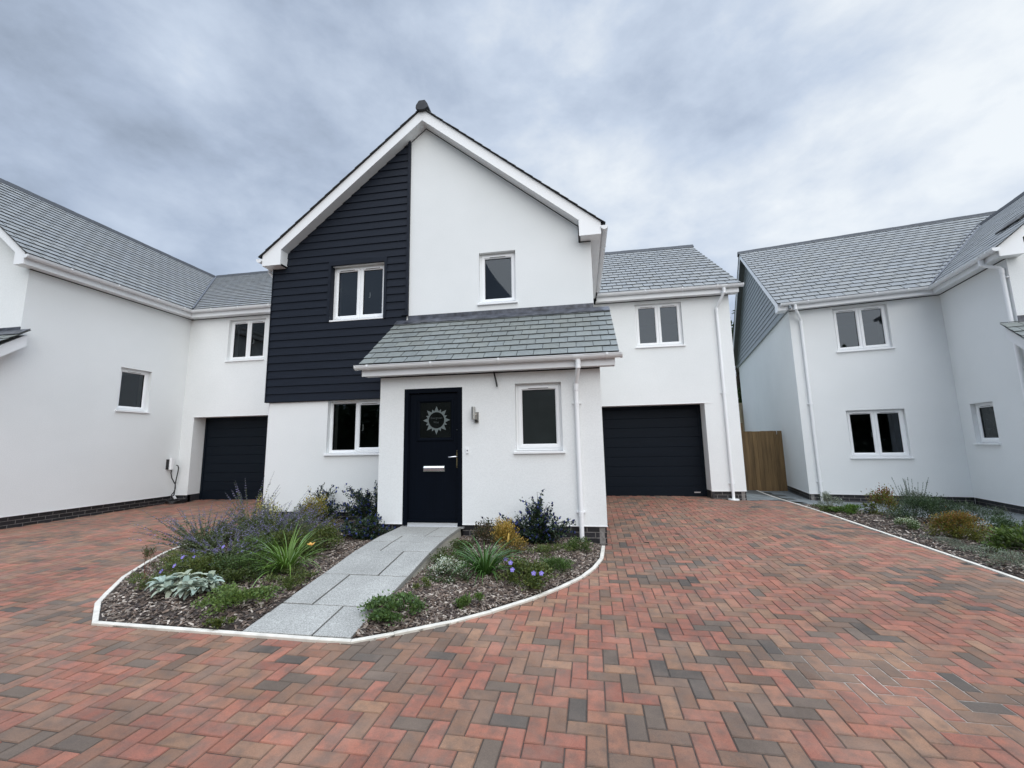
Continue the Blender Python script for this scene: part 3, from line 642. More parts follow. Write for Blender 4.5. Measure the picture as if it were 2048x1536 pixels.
mb.prism([(-3.11, 7.197, gz(-3.11) - .018), (RX, 7.197, RZ - .016), (RX, 7.197, RZ + .002), (-3.11, 7.197, gz(-3.11) + .002)], (0, .01, 0)); mb.prism([(.10, 7.197, gz(.1) - .018), (RX, 7.197, RZ - .016), (RX, 7.197, RZ + .002), (.10, 7.197, gz(.1) + .002)], (0, .01, 0))
mb.box(F_MAIN, .085, .30, .0005, .006, 3.553, 3.57); mb.box(F_MAIN, .085, .097, .0005, .006, 3.553, gz(.09)); mb.box(F_LINK, .31, 3.63, .0005, .007, 3.462, 3.479)
obj('painted_shadow_line', mb, M_GASKET_SHADE, H)  # shade along gable rake and eaves, put in as dark strips
gutter(H, FR((.30, 0), (0, 1), (1, 0)), 6.96, 10.1, .178, 3.70, brackets=(7.7, 8.4, 9.2), caps=(True, False))
gutter(H, FR((-5.92, 0), (0, 1), (-1, 0)), 6.96, 9.3, .182, 3.70, brackets=(7.7, 8.5), caps=(True, False))
mb = MB(); q = FR((-5.92, 0), (0, 1), (-1, 0)); mb.tube([q(7.25, .235, 3.65), q(7.25, .235, 3.55), q(7.3, .06, 3.36), q(7.3, .06, -1.3)], .034, 12); obj('downpipe', mb, M_UPVC, H, True)
# garage wing roof
mb = MB(); slates(mb, (.3, 10.18, 3.645), (1, 0, 0), (0, 3.69, 2.695), [(0, 0), (3.54, 0), (3.54, 4.57), (0, 4.57)], .275, .25, (.187, .194, .19), .08, gp=.0075)
mb.poly([(.3, 13.87, 6.34), (3.84, 13.87, 6.34), (3.84, 17.6, 3.6), (.3, 17.6, 3.6)], (.17, .18, .18))
gr = obj('garage_roof', mb, M_SLATE, H)
ridge(gr, (.2, 13.87, 6.365), (3.86, 13.87, 6.365), .73, .73)
mb = MB(); mb.box(F_LINK, .50, 3.80, .18, .20, 3.465, 3.62); mb.box(F_LINK, .48, 3.80, .001, .18, 3.481, 3.491)
mb.prism([(3.632, 10.262, 3.47), (3.632, 10.262, 3.66), (3.632, 13.87, 6.30), (3.632, 13.87, 6.10), (3.632, 10.46, 3.55), (3.632, 10.46, 3.47)], (.175, 0, 0))
obj('fascia', mb, M_UPVC2, H)
gutter(H, F_LINK, .52, 3.875, .20, 3.628, brackets=(1.65, 2.51, 3.30), outlet=3.46, caps=(False, True))
pp = downpipe(H, F_LINK, 3.455, .256, 3.54, 3.325, -1.37, (1.08, -.99), d=.048, neck=.27)
mb = MB(); mb.tube([F_LINK(3.325, .048, g(3.3, 10.4) - .01), F_LINK(3.325, .048, g(3.3, 10.4) + .022)], .115, 16); obj('gully', mb, M_UPVC, pp)

# ================================================================== LEFT HOUSE
HL = thing('house', 'white rendered house with long slate roof meeting a recessed garage, cropped by the left edge', 'house', (-10.5, 7.9, g(-10.5, 7.9)))
mb = MB(); wall_face(mb, F_LEFT, 6.15, 9.62, -1.15, 3.56, [(7.99, 8.70, .905, 1.94, .12)])
wall_face(mb, F_LGAB, -16.6, -10.5, -1.15, 3.56)
mb.poly([(-16.6, 6.15, 3.56), (-10.5, 6.15, 3.56), (-10.5, 6.15, 3.72), (-13.51, 6.15, 6.25), (-16.6, 6.15, 3.7)])
obj('wall', mb, M_REND, HL)
mb = MB(); wall_face(mb, F_LLINK, -10.5, -5.92, -1.15, 3.55, [(-10.14, -7.755, -1.15, .858, .38), (-9.29, -8.19, 2.305, 3.458, .12)])
obj('garage_wall', mb, M_REND, HL)
mb = MB(); mb.box(F_LEFT, 6.145, 9.62, .0005, .006, -1.158, -1.148); mb.box(F_LLINK, -10.494, -10.14, .0005, .006, -1.158, -1.148); mb.box(F_LLINK, -10.2, -7.7, .0005, .006, .852, .864)
obj('render_bead', mb, M_BEAD, HL)
plinth(HL, [(F_LEFT, 6.16, 9.60), (F_LLINK, -10.49, -10.15)], -1.158, -1.42)
mb = MB(); mb.box(FR((-10.14, 0), (0, 1), (1, 0)), 9.622, 10.0, -.05, -.012, -1.40, -1.152, (.03, .03, .034)); mb.box(FR((-7.755, 0), (0, 1), (-1, 0)), 9.622, 10.0, -.05, -.012, -1.40, -1.152, (.03, .03, .034)); obj('plinth', mb, M_BRICK, HL)
window(HL, F_LEFT, 7.99, 8.70, .95, 1.94, 1, label='small single window in the long side wall')
window(HL, F_LLINK, -9.29, -8.19, 2.35, 3.458, 2, handle=-8.66, label='twin casement above the garage door')
garage_door(HL, F_LLINK, -10.14, -7.755, g(-9, 10) - .01, .858, -.38)
tl, tk = .83, .717
mb = MB(); Lr = math.hypot(3.29, 2.73)
slates(mb, (-10.22, 5.90, 3.74), (0, 1, 0), (-3.29, 0, 2.73), [(0, 0), (3.44, 0), (7.26, Lr), (0, Lr)], .21, .26, (.187, .194, .19), .08, gp=.0075)
mb.poly([(-13.51, 5.9, 6.47), (-13.51, 18, 6.47), (-16.9, 18, 3.7), (-16.9, 5.9, 3.7)], (.17, .18, .18))
rl = obj('roof', mb, M_SLATE, HL)
ridge(rl, (-13.51, 5.88, 6.495), (-13.51, 13.2, 6.495), tl, tl)
mb = MB(); strip(mb, (-10.24, 9.33, 3.745), (-13.51, 13.16, 6.485), .14, .012); strip(mb, (-10.17, 9.33, 3.75), (-13.44, 13.16, 6.49), .03, .03); strip(mb, (-10.31, 9.33, 3.75), (-13.58, 13.16, 6.49), .03, .03)
obj('valley_lining', mb, M_LEAD, rl)
mb = MB(); slates(mb, (-10.22, 9.34, 3.73), (1, 0, 0), (0, 3.82, 2.74), [(0, 0), (4.4, 0), (4.4, math.hypot(3.82, 2.74)), (-3.29, math.hypot(3.82, 2.74))], .21, .26, (.187, .194, .19), .08, gp=.0075)
mb.poly([(-13.51, 13.16, 6.47), (-5.8, 13.16, 6.47), (-5.8, 17, 3.7), (-13.51, 17, 3.7)], (.17, .18, .18))
rk = obj('garage_roof', mb, M_SLATE, HL)
ridge(rk, (-13.4, 13.16, 6.495), (-5.8, 13.16, 6.495), tk, tk)
mb = MB(); mb.box(F_LEFT, 5.955, 9.42, .182, .2025, 3.553, 3.705); mb.box(F_LEFT, 6.15, 9.6, .001, .18, 3.561, 3.571); mb.box(F_LLINK, -10.3, -6.1, .18, .20, 3.545, 3.70); mb.box(F_LLINK, -10.4, -5.95, .001, .18, 3.551, 3.5605)
obj('fascia', mb, M_UPVC2, HL)
mb = MB(); mb.box(F_LEFT, 6.15, 9.62, .0005, .007, 3.543, 3.56); mb.box(F_LLINK, -10.494, -5.95, .0005, .007, 3.533, 3.55); obj('painted_shadow_line', mb, M_GASKET_SHADE, HL)  # dark strips imitate the shaded line where wall meets soffit
mb = MB()
def zl(x): return 3.80 + .83 * (-10.54 - x)
mb.prism([(-10.30, 5.93, 3.555), (-10.54, 5.93, 3.555), (-10.54, 5.93, zl(-10.54)), (-13.51, 5.93, zl(-13.51)), (-13.51, 5.93, zl(-13.51) + .24), (-10.30, 5.93, 3.79)], (0, .022, 0))
mb.prism([(-10.30, 5.952, 3.556), (-10.54, 5.952, 3.556), (-10.54, 5.952, zl(-10.54)), (-10.30, 5.952, 3.73)], (0, .197, 0))
mb.prism([(-10.54, 5.952, zl(-10.54) + .002), (-13.51, 5.952, zl(-13.51) + .002), (-13.51, 5.952, zl(-13.51) + .014), (-10.54, 5.952, zl(-10.54) + .014)], (0, .197, 0))
obj('bargeboard', mb, M_UPVC, HL)
gutter(HL, F_LEFT, 5.92, 9.31, .20, 3.716, brackets=(6.6, 7.5, 8.4, 9.1), caps=(True, False))
gutter(HL, F_LLINK, -10.22, -6.1, .20, 3.706, brackets=(-9.6, -8.8, -7.9, -7.0), caps=(False, False))
mb = MB(); slates(mb, (0, 4.82, 1.245), (1, 0, 0), (0, 1.33, 1.06), [(-13.8, 0), (-10.24, 0), (-10.24, 1.70), (-13.8, 1.70)], .1885, .245, (.162, .176, .165), .09, gp=.0045, st=.015, thick=.011)
pl = obj('porch_roof', mb, M_SLATE, HL)
mb = MB(); mb.box(F_LGAB, -13.6, -10.5, .001, .014, 2.24, 2.39); mb.prism([(-13.8, 5.98, 2.195), (-13.8, 6.14, 2.325), (-13.8, 6.14, 2.335), (-13.8, 5.98, 2.205)], (3.56, 0, 0)); obj('lead_flashing', mb, M_LEAD, pl)
mb = MB(); mb.prism([(-10.5, 4.92, 1.09), (-10.5, 4.92, 1.235), (-10.5, 6.145, 2.225), (-10.5, 6.145, 2.0), (-10.5, 5.10, 1.12), (-10.5, 5.10, 1.09)], (.205, 0, 0)); mb.box(FR((0, 5.1), (1, 0), (0, -1)), -13.8, -10.3, .18, .20, 1.075, 1.235); obj('bargeboard', mb, M_UPVC2, HL)
mb = MB(); wall_face(mb, FR((0, 5.1), (1, 0), (0, -1)), -13.6, -10.5, -1.3, 1.1); mb.poly([(-10.5, 5.1, -1.3), (-10.5, 6.15, -1.3), (-10.5, 6.15, 2.1), (-10.5, 5.1, 1.1)]); obj('porch_wall', mb, M_REND, HL)

# ================================================================== RIGHT HOUSE
HR = thing('house', 'white rendered house with grey boarded end gable behind a planted strip, on the right', 'house', (*UV(4.5, 12.5, 0)[:2], g(5.6, 11.5)), TH)
DP = -1.34
mb = MB()
wall_face(mb, F_RIGHT, 3.04, 6.1, DP, 3.31, [(3.985, 5.09, 2.105, 3.24, .12), (3.99, 5.13, -.505, .66, .12)])
wall_face(mb, F_RSIDE, -21.5, -12.5, DP, 3.36)
mb.poly([F_RSIDE(-21.5, -.002, 3.36), F_RSIDE(-12.5, -.002, 3.36), F_RSIDE(-16.95, -.002, 6.7)])
obj('wall', mb, M_REND, HR)
mb = MB()
wall_face(mb, F_WING, -12.5, -10.36, DP, 3.31, [(-12.10, -11.40, -.195, .68, .12)])
mb.poly([F_WING(-10.36, 0, DP), F_WING(-9.31, 0, DP), F_WING(-9.31, 0, 1.1), F_WING(-10.36, 0, 2.0)])
wall_face(mb, F_WFRONT, 6.1, 12.1, DP, 3.31); mb.poly([F_WFRONT(6.1, 0, 3.31), F_WFRONT(12.1, 0, 3.31), F_WFRONT(9.085, 0, 6.1)])
wall_face(mb, FR((VX * 9.31, VY * 9.31), (UX, UY), (-VX, -VY)), 6.1, 9.5, DP, 1.1)
obj('wing_wall', mb, M_REND, HR)
mb = MB(); mb.box(F_RIGHT, 3.035, 6.095, .0005, .006, DP - .008, DP + .002); mb.box(F_WING, -12.494, -9.31, .0005, .006, DP - .008, DP + .002); mb.box(F_RSIDE, -21.5, -12.5, .0005, .006, DP - .008, DP + .002); obj('render_bead', mb, M_BEAD, HR)
plinth(HR, [(F_RIGHT, 3.05, 6.12), (F_WING, -12.5, -9.32), (F_RSIDE, -18, -12.51)], DP - .008, -1.60)
window(HR, F_RIGHT, 3.985, 5.09, 2.15, 3.24, 2, label='twin casement under the eaves')
window(HR, F_RIGHT, 3.99, 5.13, -.46, .66, 2, handle=4.5, label='ground floor twin casement')
window(HR, F_WING, -12.10, -11.40, -.15, .68, 1, obscure=True, label='small single window in the projecting wing')
tr = .7294; Ls = math.hypot(4.73, 3.45)
O = UV(2.75, 12.22, 3.46); Ud = (VX * 4.73, VY * 4.73, 3.45); fk = (16.073 - 12.22) / 4.73 * Ls
mb = MB(); slates(mb, O, (UX, UY, 0), Ud, [(0, 0), (3.06, 0), (6.335, fk), (0, fk)], .27, .29, (.187, .194, .19), .08, gp=.0075)
mb2 = MB(); r0 = fk - (fk % .2)
slates(mb, O, (UX, UY, 0), Ud, [(0, fk), (9.5, fk), (9.5, Ls), (0, Ls)], .27, .29, (.187, .194, .19), .08, gp=.0075)
mb.poly([UV(2.75, 16.95, 6.91), UV(12.2, 16.95, 6.91), UV(12.2, 21.7, 3.46), UV(2.75, 21.7, 3.46)], (.17, .18, .18))
rr = obj('roof', mb, M_SLATE, HR)
ridge(rr, UV(2.72, 16.95, 6.935), UV(12, 16.95, 6.935), tr, tr)
tw = .868; Lw = math.hypot(3.235, 2.81)
mb = MB(); slates(mb, UV(5.85, 10.10, 3.46), (VX, VY, 0), (UX * 3.235, UY * 3.235, 2.81), [(0, 0), (2.15, 0), (5.97, Lw), (0, Lw)], .24, .28, (.20, .207, .204), .08, gp=.006, st=.008, thick=.004)
mb.poly([UV(9.085, 10.1, 6.27), UV(9.085, 16.07, 6.27), UV(12.3, 16.07, 3.46), UV(12.3, 10.1, 3.46)], (.17, .18, .18))
rw = obj('wing_roof', mb, M_SLATE, HR)
ridge(rw, UV(9.085, 10.08, 6.295), UV(9.085, 16.1, 6.295), tw, tw)
mb = MB(); strip(mb, UV(5.80, 12.28, 3.49), UV(9.085, 16.073, 6.285), .14, .012); strip(mb, UV(5.74, 12.3, 3.50), UV(9.02, 16.09, 6.29), .03, .025); obj('valley_lining', mb, M_LEAD, rw)
mb = MB()
for v0, v1 in ((10.72, 11.0), (11.05, 11.38)):
    p = [UV(6.62, v0, 4.153), UV(6.62, v1, 4.153), UV(6.80, v1, 4.309), UV(6.80, v0, 4.309)]; mb.prism([(x, y, z + .01) for x, y, z in p], (-UX * .02, -UY * .02, .022))
obj('roof_vent', mb, M_BLACK, rw)
mb = MB(); mb.box(F_RIGHT, 2.86, 5.92, .18, .20, 3.295, 3.445); mb.box(F_RIGHT, 2.86, 6.09, .001, .18, 3.311, 3.321); mb.box(F_WING, -12.32, -10.16, .18, .20, 3.295, 3.445); mb.box(F_WING, -12.5, -10.36, .001, .18, 3.3112, 3.3205)
obj('fascia', mb, M_UPVC2, HR)
mb = MB(); mb.box(F_RIGHT, 3.04, 6.1, .0005, .007, 3.292, 3.31); mb.box(F_WING, -12.494, -10.36, .0005, .007, 3.292, 3.31); obj('painted_shadow_line', mb, M_GASKET_SHADE, HR)  # eaves shade painted as dark strips along both wall tops
def fr(z):
    w = max(0, (6.84 - z) / tr); return (-(16.95 + w), -(16.95 - w))
gc = cladding(HR, F_RSIDE, fr, 3.34, 6.8, .042, M_CLADG, .152)
mb = MB(); mb.prism([F_RSIDE(-12.15, .05, 3.33), F_RSIDE(-21.75, .05, 3.33), F_RSIDE(-21.75, .05, 3.30), F_RSIDE(-12.15, .05, 3.30)], tuple(np.array(F_RSIDE(0, -.05, 0)) - np.array(F_RSIDE(0, 0, 0))))
mb.prism([F_RSIDE(-21.7, .06, 3.36), F_RSIDE(-16.95, .06, 6.80), F_RSIDE(-16.95, .06, 6.66), F_RSIDE(-21.55, .06, 3.30)], tuple(np.array(F_RSIDE(0, -.06, 0)) - np.array(F_RSIDE(0, 0, 0))))
obj('corner_trim', mb, M_CLADG, gc)
mb = MB()
ex = tuple(np.array(F_RSIDE(0, -.26, 0)) - np.array(F_RSIDE(0, 0, 0)))
e2 = tuple(np.array(F_RSIDE(0, -.022, 0)) - np.array(F_RSIDE(0, 0, 0)))
mb.prism([F_RSIDE(-12.3, .27, 3.30), F_RSIDE(-12.3, .27, 3.47), F_RSIDE(-16.95, .27, 6.87), F_RSIDE(-16.95, .27, 6.70), F_RSIDE(-12.62, .27, 3.52), F_RSIDE(-12.62, .27, 3.30)], e2)
mb.prism([F_RSIDE(-12.302, .25, 3.301), F_RSIDE(-12.302, .25, 3.46), F_RSIDE(-12.62, .25, 3.52), F_RSIDE(-12.62, .25, 3.301)], ex)
mb.prism([F_RSIDE(-21.6, .27, 3.47), F_RSIDE(-16.95, .27, 6.87), F_RSIDE(-16.95, .27, 6.70), F_RSIDE(-21.6, .27, 3.32)], e2)
mb.prism([UV(5.90, 10.16, 3.295), UV(6.26, 10.16, 3.295), UV(6.26, 10.16, 3.60), UV(9.085, 10.16, 6.02), UV(9.085, 10.16, 6.25), UV(5.90, 10.16, 3.485)], (VX * .022, VY * .022, 0))
mb.prism([UV(5.90, 10.183, 3.2955), UV(6.26, 10.183, 3.2955), UV(6.26, 10.183, 3.58), UV(5.90, 10.183, 3.44)], (VX * .175, VY * .175, 0))
obj('bargeboard', mb, M_UPVC, HR)
gutter(HR, F_RIGHT, 2.83, 5.80, .20, 3.446, brackets=(3.4, 4.0, 4.8, 5.4), outlet=3.14, caps=(True, False))
gutter(HR, F_WING, -12.28, -10.12, .20, 3.446, brackets=(-11.9, -11.3, -10.3), outlet=-10.55, caps=(False, True))
downpipe(HR, F_RIGHT, 3.14, .256, 3.37, 3.275, -1.52, (.85, -1.06), d=.05, neck=.24)
downpipe(HR, F_WING, -10.55, .256, 3.37, -10.43, -1.5, (2.93, 1.2), d=.05, neck=.12)
mb = MB(); slates(mb, UV(0, 9.03, 1.0), (UX, UY, 0), (VX * 1.33, VY * 1.33, 1.06), [(5.84, 0), (9.6, 0), (9.6, 1.70), (5.84, 1.70)], .1885, .245, (.162, .176, .165), .09, gp=.0045, st=.015, thick=.011)
pl = obj('porch_roof', mb, M_SLATE, HR)
mb = MB(); mb.box(F_WFRONT, 6.1, 9.5, .001, .014, 2.03, 2.18); obj('lead_flashing', mb, M_LEAD, pl)
mb = MB(); mb.prism([UV(5.90, 9.13, .85), UV(5.90, 9.13, .99), UV(5.90, 10.355, 1.98), UV(5.90, 10.355, 1.76), UV(5.90, 9.31, .9), UV(5.90, 9.31, .85)], (UX * .195, UY * .195, 0)); obj('bargeboard', mb, M_UPVC2, HR)

# ================================================================== GROUND, PAVING, BEDS
EDGE = [(-5.88, 6.2), (-5.85, 5.6), (-5.74, 5.2), (-5.52, 4.77), (-5.189, 4.226), (-4.80, 3.76), (-4.598, 3.531), (-4.119, 3.158), (-2.016, 3.124), (-1.762, 3.127), (-1.496, 3.285), (-1.13, 3.53), (-.84, 3.785), (-.53, 4.11), (-.264, 4.46), (-.06, 4.79), (.076, 5.121), (.178, 5.501), (.23, 6.09)]
KERB = [(5.176, 14.8), (4.875, 12.66), (4.66, 11.0), (4.50, 9.6), (4.41, 8.4), (4.36, 7.4), (4.325, 6.5), (4.29, 5.8), (4.25, 5.2), (4.2, 4.4), (4.15, 3.2), (4.15, -.65)]
def inpoly(x, y, P):
    c = False
    for k in range(len(P)):
        (x0, y0), (x1, y1) = P[k], P[k - 1]
        if (y0 > y) != (y1 > y) and x < (x1 - x0) * (y - y0) / (y1 - y0) + x0: c = not c
    return c
def dline(x, y, L):
    best = 9
    for (x0, y0), (x1, y1) in zip(L, L[1:]):
        dx, dy = x1 - x0, y1 - y0; t = max(0, min(1, ((x - x0) * dx + (y - y0) * dy) / (dx * dx + dy * dy)))
        best = min(best, math.hypot(x - x0 - t * dx, y - y0 - t * dy))
    return best
def kx(y):
    for (x0, y0), (x1, y1) in zip(KERB, KERB[1:]):
        if y1 <= y <= y0: return x0 + (x1 - x0) * (y - y0) / (y1 - y0)
    return 4.15 if y < 3.2 else 5.2
BED_ALL = [(-5.9, 7.2)] + EDGE + [(.25, 6.15), (.25, 7.2)]
BED_L = [(-5.86, 7.18)] + EDGE[:9] + [(-2.72, 3.13), (-2.72, 6.14), (-3.12, 6.14), (-3.12, 7.18)]
BED_R = [(-1.78, 3.13)] + EDGE[9:] + [(.25, 6.14), (-1.78, 6.14)]
BED_F = [(4.60, 10.35), (4.50, 9.6), (4.41, 8.4), (4.36, 7.4), (4.325, 6.5), (4.29, 5.8), (4.25, 5.2), (4.2, 4.4), (4.15, 3.2), (4.15, -.65), (9.6, -.65), (8.2, 4.4), (7.1, 6.6), (6.25, 7.75), (5.15, 9.35)]
# paving: herringbone blocks, each with a chamfered rim
pv, pf, pc, pm = [], [], [], []
W_ = .1008; ang = math.radians(-1.3); ca, sa = math.cos(ang), math.sin(ang)
A0 = (.2385, 1.235)      # corner of the reference block
PAL = [((.288, .116, .076), 29), ((.265, .104, .071), 23), ((.258, .124, .079), 21), ((.210, .118, .076), 23), ((.248, .140, .086), 11), ((.160, .100, .069), 12), ((.080, .067, .056), 4.5), ((.118, .088, .067), 7)]
def lf(x, y): return math.sin(x * 2.1 + 1.7 * math.sin(y * 1.3)) + math.sin(y * 2.7 + 1.1 * math.sin(x * 1.9 + 2))
def pick(x, y):
    q = lf(x, y); ws = [w * ((1 + .75 * q) if k >= 5 else (1 - .35 * q) if k < 2 else 1) for k, (c, w) in enumerate(PAL)]
    ws = [max(.5, w) for w in ws]; r = rnd() * sum(ws)
    for (c, w), w2 in zip(PAL, ws):
        r -= w2
        if r <= 0: break
    t = ru(.8, 1.16); return (c[0] * t, c[1] * t, c[2] * t)
def keep(x, y):
    if y > 10.86 or x > kx(y) - .02: return False
    if y > 10.44 and (x > 2.9 or x < .5): 
        if x < 3.6: return False
        if y > 10.44 + (x - 3.6) * .62: return False
    if x < -10.5 and y > 6.1: return False
    if -5.95 < x < .3 and y > 7.2: return False
    if x < -5.9 and y > 9.62 and not (-10.14 < x < -7.75 and y < 10.0): return False
    if inpoly(x, y, BED_ALL): return dline(x, y, EDGE) < .09
    return True
def block(i, j, k, l):
    """block covering lattice cells [i,i+k]x[j,j+l]"""
    cx, cy = (i + k / 2) * W_, (j - 1 + l / 2) * W_
    X, Y = A0[0] + cx * ca - cy * sa, A0[1] + cx * sa + cy * ca
    if not (-13 < X < 5 and -.7 < Y < 11) or not keep(X, Y): return
    hx, hy = k * W_ / 2 - .0016 - ru(0, .0012), l * W_ / 2 - .0016 - ru(0, .0012); rot = ang + ru(-.006, .006); c_, s_ = math.cos(rot), math.sin(rot)
    z = g(X, Y) + ru(-.0012, .0012); gx = (g(X + .1, Y) - g(X - .1, Y)) * 5 + ru(-.006, .006); gy = (g(X, Y + .1) - g(X, Y - .1)) * 5 + ru(-.006, .006)
    b = len(pv); ch = .0045
    for e, dz in ((0, -.009), (0, -.0045), (ch, 0)):
        for sx, sy in ((-1, -1), (1, -1), (1, 1), (-1, 1)):
            a, d = sx * (hx - e), sy * (hy - e); x, y = a * c_ - d * s_, a * s_ + d * c_
            pv.append((X + x, Y + y, z + gx * x + gy * y + dz))
    col = pick(X, Y)
    pf.append((b + 8, b + 9, b + 10, b + 11)); pc.append(col); pm.append(0)
    dk = tuple(c * .8 for c in col)
    for r in (0, 4):
        for q in range(4): pf.append((b + r + q, b + r + (q + 1) % 4, b + r + 4 + (q + 1) % 4, b + r + 4 + q)); pc.append(dk); pm.append(0)
for m_ in range(-70, 75):
    for n_ in range(-55, 60):
        i, j = m_ + 2 * n_, m_ - 2 * n_
        if not (-135 < i < 52 and -25 < j < 102): continue
        block(i, j, 2, 1); block(i, j + 1, 1, 2)
mb = MB(); mb.v, mb.f, mb.c, mb.m = pv, pf, pc, pm
# joint bed (pale dried sand left near the right foreground)
def strip_d(x, y): return math.hypot((x - 1.85) / .75, (y - 3.1) / .6)
nx, ny = 180, 130
i0 = len(mb.v)
for b in range(ny + 1):
    for a in range(nx + 1):
        x, y = -13 + 17.9 * a / nx, -.8 + 11.7 * b / ny; mb.v.append((x, y, g(x, y) - .0055 + .0022 * max(0, 1 - strip_d(x, y)) ** .4))
for b in range(ny):
    for a in range(nx):
        x, y = -13 + 17.9 * (a + .5) / nx, -.8 + 11.7 * (b + .5) / ny
        if x > kx(y) + .05 or (y > 7.4 and -5.8 < x < .2) or (x < -10.6 and y > 6.3): continue
        k = i0 + b * (nx + 1) + a; mb.f.append((k, k + 1, k + nx + 2, k + nx + 1)); mb.m.append(1)
        d = strip_d(x, y); f = max(0, 1 - d) ** .5 * (.75 + .25 * math.sin(x * 9) * math.sin(y * 11)) if d < 1 else 0
        mb.c.append((.045 + .34 * f, .038 + .30 * f, .032 + .25 * f))
struct('driveway', mb, [M_PAVE, M_JOINT])
mb = MB()
for a in range(-8, 8):
    for b in range(-8, 8):
        pass
mb.poly([(-300, -300, -1.66), (300, -300, -1.66), (300, 300, -1.66), (-300, 300, -1.66)]); struct('ground', mb, M_TERR)
mb = MB(); mb.poly([(-26, -9, -1.53), (18, -9, -1.53), (18, -.7, -1.53), (-26, -.7, -1.53)]); struct('road', mb, simple('asphalt', (.05, .05, .052), .9, nscale=40, nvar=.3))
# kerb edgings
def edging(name, L, w=.05, top=.02, seg=1.1, lab=None):
    mb = MB(); acc = 0
    P = [Vector((x, y, 0)) for x, y in L]
    nrm = []
    for k in range(len(P)):
        t = (P[min(k + 1, len(P) - 1)] - P[max(k - 1, 0)]).normalized(); nrm.append(Vector((t.y, -t.x, 0)))
    for k in range(len(P) - 1):
        A, B = P[k], P[k + 1]; L_ = (B - A).length; n = max(1, round(L_ / seg)); tt = (B - A) / L_
        for q in range(n):
            f0, f1 = q / n, (q + 1) / n; jt = .0012 / L_
            a, b = A.lerp(B, f0 + jt), A.lerp(B, f1 - jt); na, nb = nrm[k].lerp(nrm[k + 1], f0).normalized(), nrm[k].lerp(nrm[k + 1], f1).normalized()
            if q == 0 and k == 0: pass
            dz = ru(-.0015, .0015)
            def pt(p, n_, o, z): return (p.x + n_.x * o, p.y + n_.y * o, z)
            za, zb = g(a.x, a.y) + top + dz, g(b.x, b.y) + top + dz
            pr = [(-w / 2, -.1), (-w / 2, -.004), (-w / 2 + .004, 0), (w / 2 - .004, 0), (w / 2, -.004), (w / 2, -.1)]
            RA = [pt(a, na, o, za + z) for o, z in pr]; RB = [pt(b, nb, o, zb + z) for o, z in pr]
            for i in range(5): mb.poly([RA[i], RA[i + 1], RB[i + 1], RB[i]])
            mb.poly(RA); mb.poly(RB)
    return struct(name, mb, M_KERB)
edging('kerb_edging', EDGE, .046, .018); edging('kerb_edging', KERB, .044, .014)
mb = MB(); mb.box(FR((3.64, 10.47), (.866, .5), (.5, -.866)), 0, 1.15, 0, .05, -1.5, -1.345 - .03); 
# soil and bark
def bed(P, L, far=False, hmax=.075, cell=.06, nchip=4000, bx=None):
    xs = [p[0] for p in P]; ys = [p[1] for p in P]; mb = MB(); cache = {}
    def sz(x, y): return g(x, y) + .004 + hmax * min(1, dline(x, y, L) / .45) + .012 * math.sin(x * 7.3 + y * 3) * math.sin(y * 8.1) * min(1, dline(x, y, L) / .2)
    nx, ny = int((max(xs) - min(xs)) / cell) + 1, int((max(ys) - min(ys)) / cell) + 1
    def vid(a, b):
        if (a, b) not in cache:
            x, y = min(xs) + a * cell, min(ys) + b * cell; cache[(a, b)] = len(mb.v); mb.v.append((x, y, sz(x, y)))
        return cache[(a, b)]
    for a in range(nx):
        for b in range(ny):
            if inpoly(min(xs) + (a + .5) * cell, min(ys) + (b + .5) * cell, P):
                mb.f.append((vid(a, b), vid(a + 1, b), vid(a + 1, b + 1), vid(a, b + 1))); mb.c.append((1, 1, 1)); mb.m.append(0)
    struct('planting_bed', mb, M_SOIL)
    mb = MB(); n = 0; cols = [(.085, .06, .045), (.055, .04, .033), (.14, .10, .075), (.22, .18, .145), (.36, .31, .26), (.045, .034, .03), (.11, .085, .07)]
    while n < nchip:
        x, y = ru(min(xs), max(xs)), ru(min(ys), max(ys))
        if not inpoly(x, y, P) or dline(x, y, L) < .04: continue
        if bx and not bx(x, y): n += 1; continue
        n += 1; z = sz(x, y) + ru(.002, .014); l, w, t = ru(.008, .030), ru(.004, .010), ru(.0015, .004); an = ru(0, 2 * PI); ti = ru(-.5, .5); ro = ru(-.7, .7)
        X = Vector((math.cos(an) * math.cos(ti), math.sin(an) * math.cos(ti), math.sin(ti))); Y = Vector((-math.sin(an), math.cos(an), 0)); Z = X.cross(Y); Y2 = Y * math.cos(ro) + Z * math.sin(ro); Z = X.cross(Y2)
        c = random.choices(cols, (16, 14, 20, 18, 13, 9, 14))[0]; f = ru(.75, 1.25); c = tuple(q * f for q in c)
        o = Vector((x, y, z)); tw = ru(.5, 1)
        p = [tuple(o + X * (sx * l) + Y2 * (sy * w * (tw if sx > 0 else 1)) + Z * (szz * t)) for szz in (-1, 1) for sx, sy in ((-1, -1), (1, -1), (1, 1), (-1, 1))]
        i = len(mb.v); mb.v.extend(p)
        for q in ((4, 5, 6, 7), (0, 1, 5, 4), (1, 2, 6, 5), (2, 3, 7, 6), (3, 0, 4, 7)): mb.f.append(tuple(i + k for k in q)); mb.c.append(c); mb.m.append(0)
    struct('bark_mulch', mb, M_BARK, 'stuff')
    return sz
sL = bed(BED_L, EDGE, nchip=17000); sR = bed(BED_R, EDGE, nchip=14000); sF = bed(BED_F, KERB, nchip=34000, hmax=.05, bx=lambda x, y: y > 3.0)
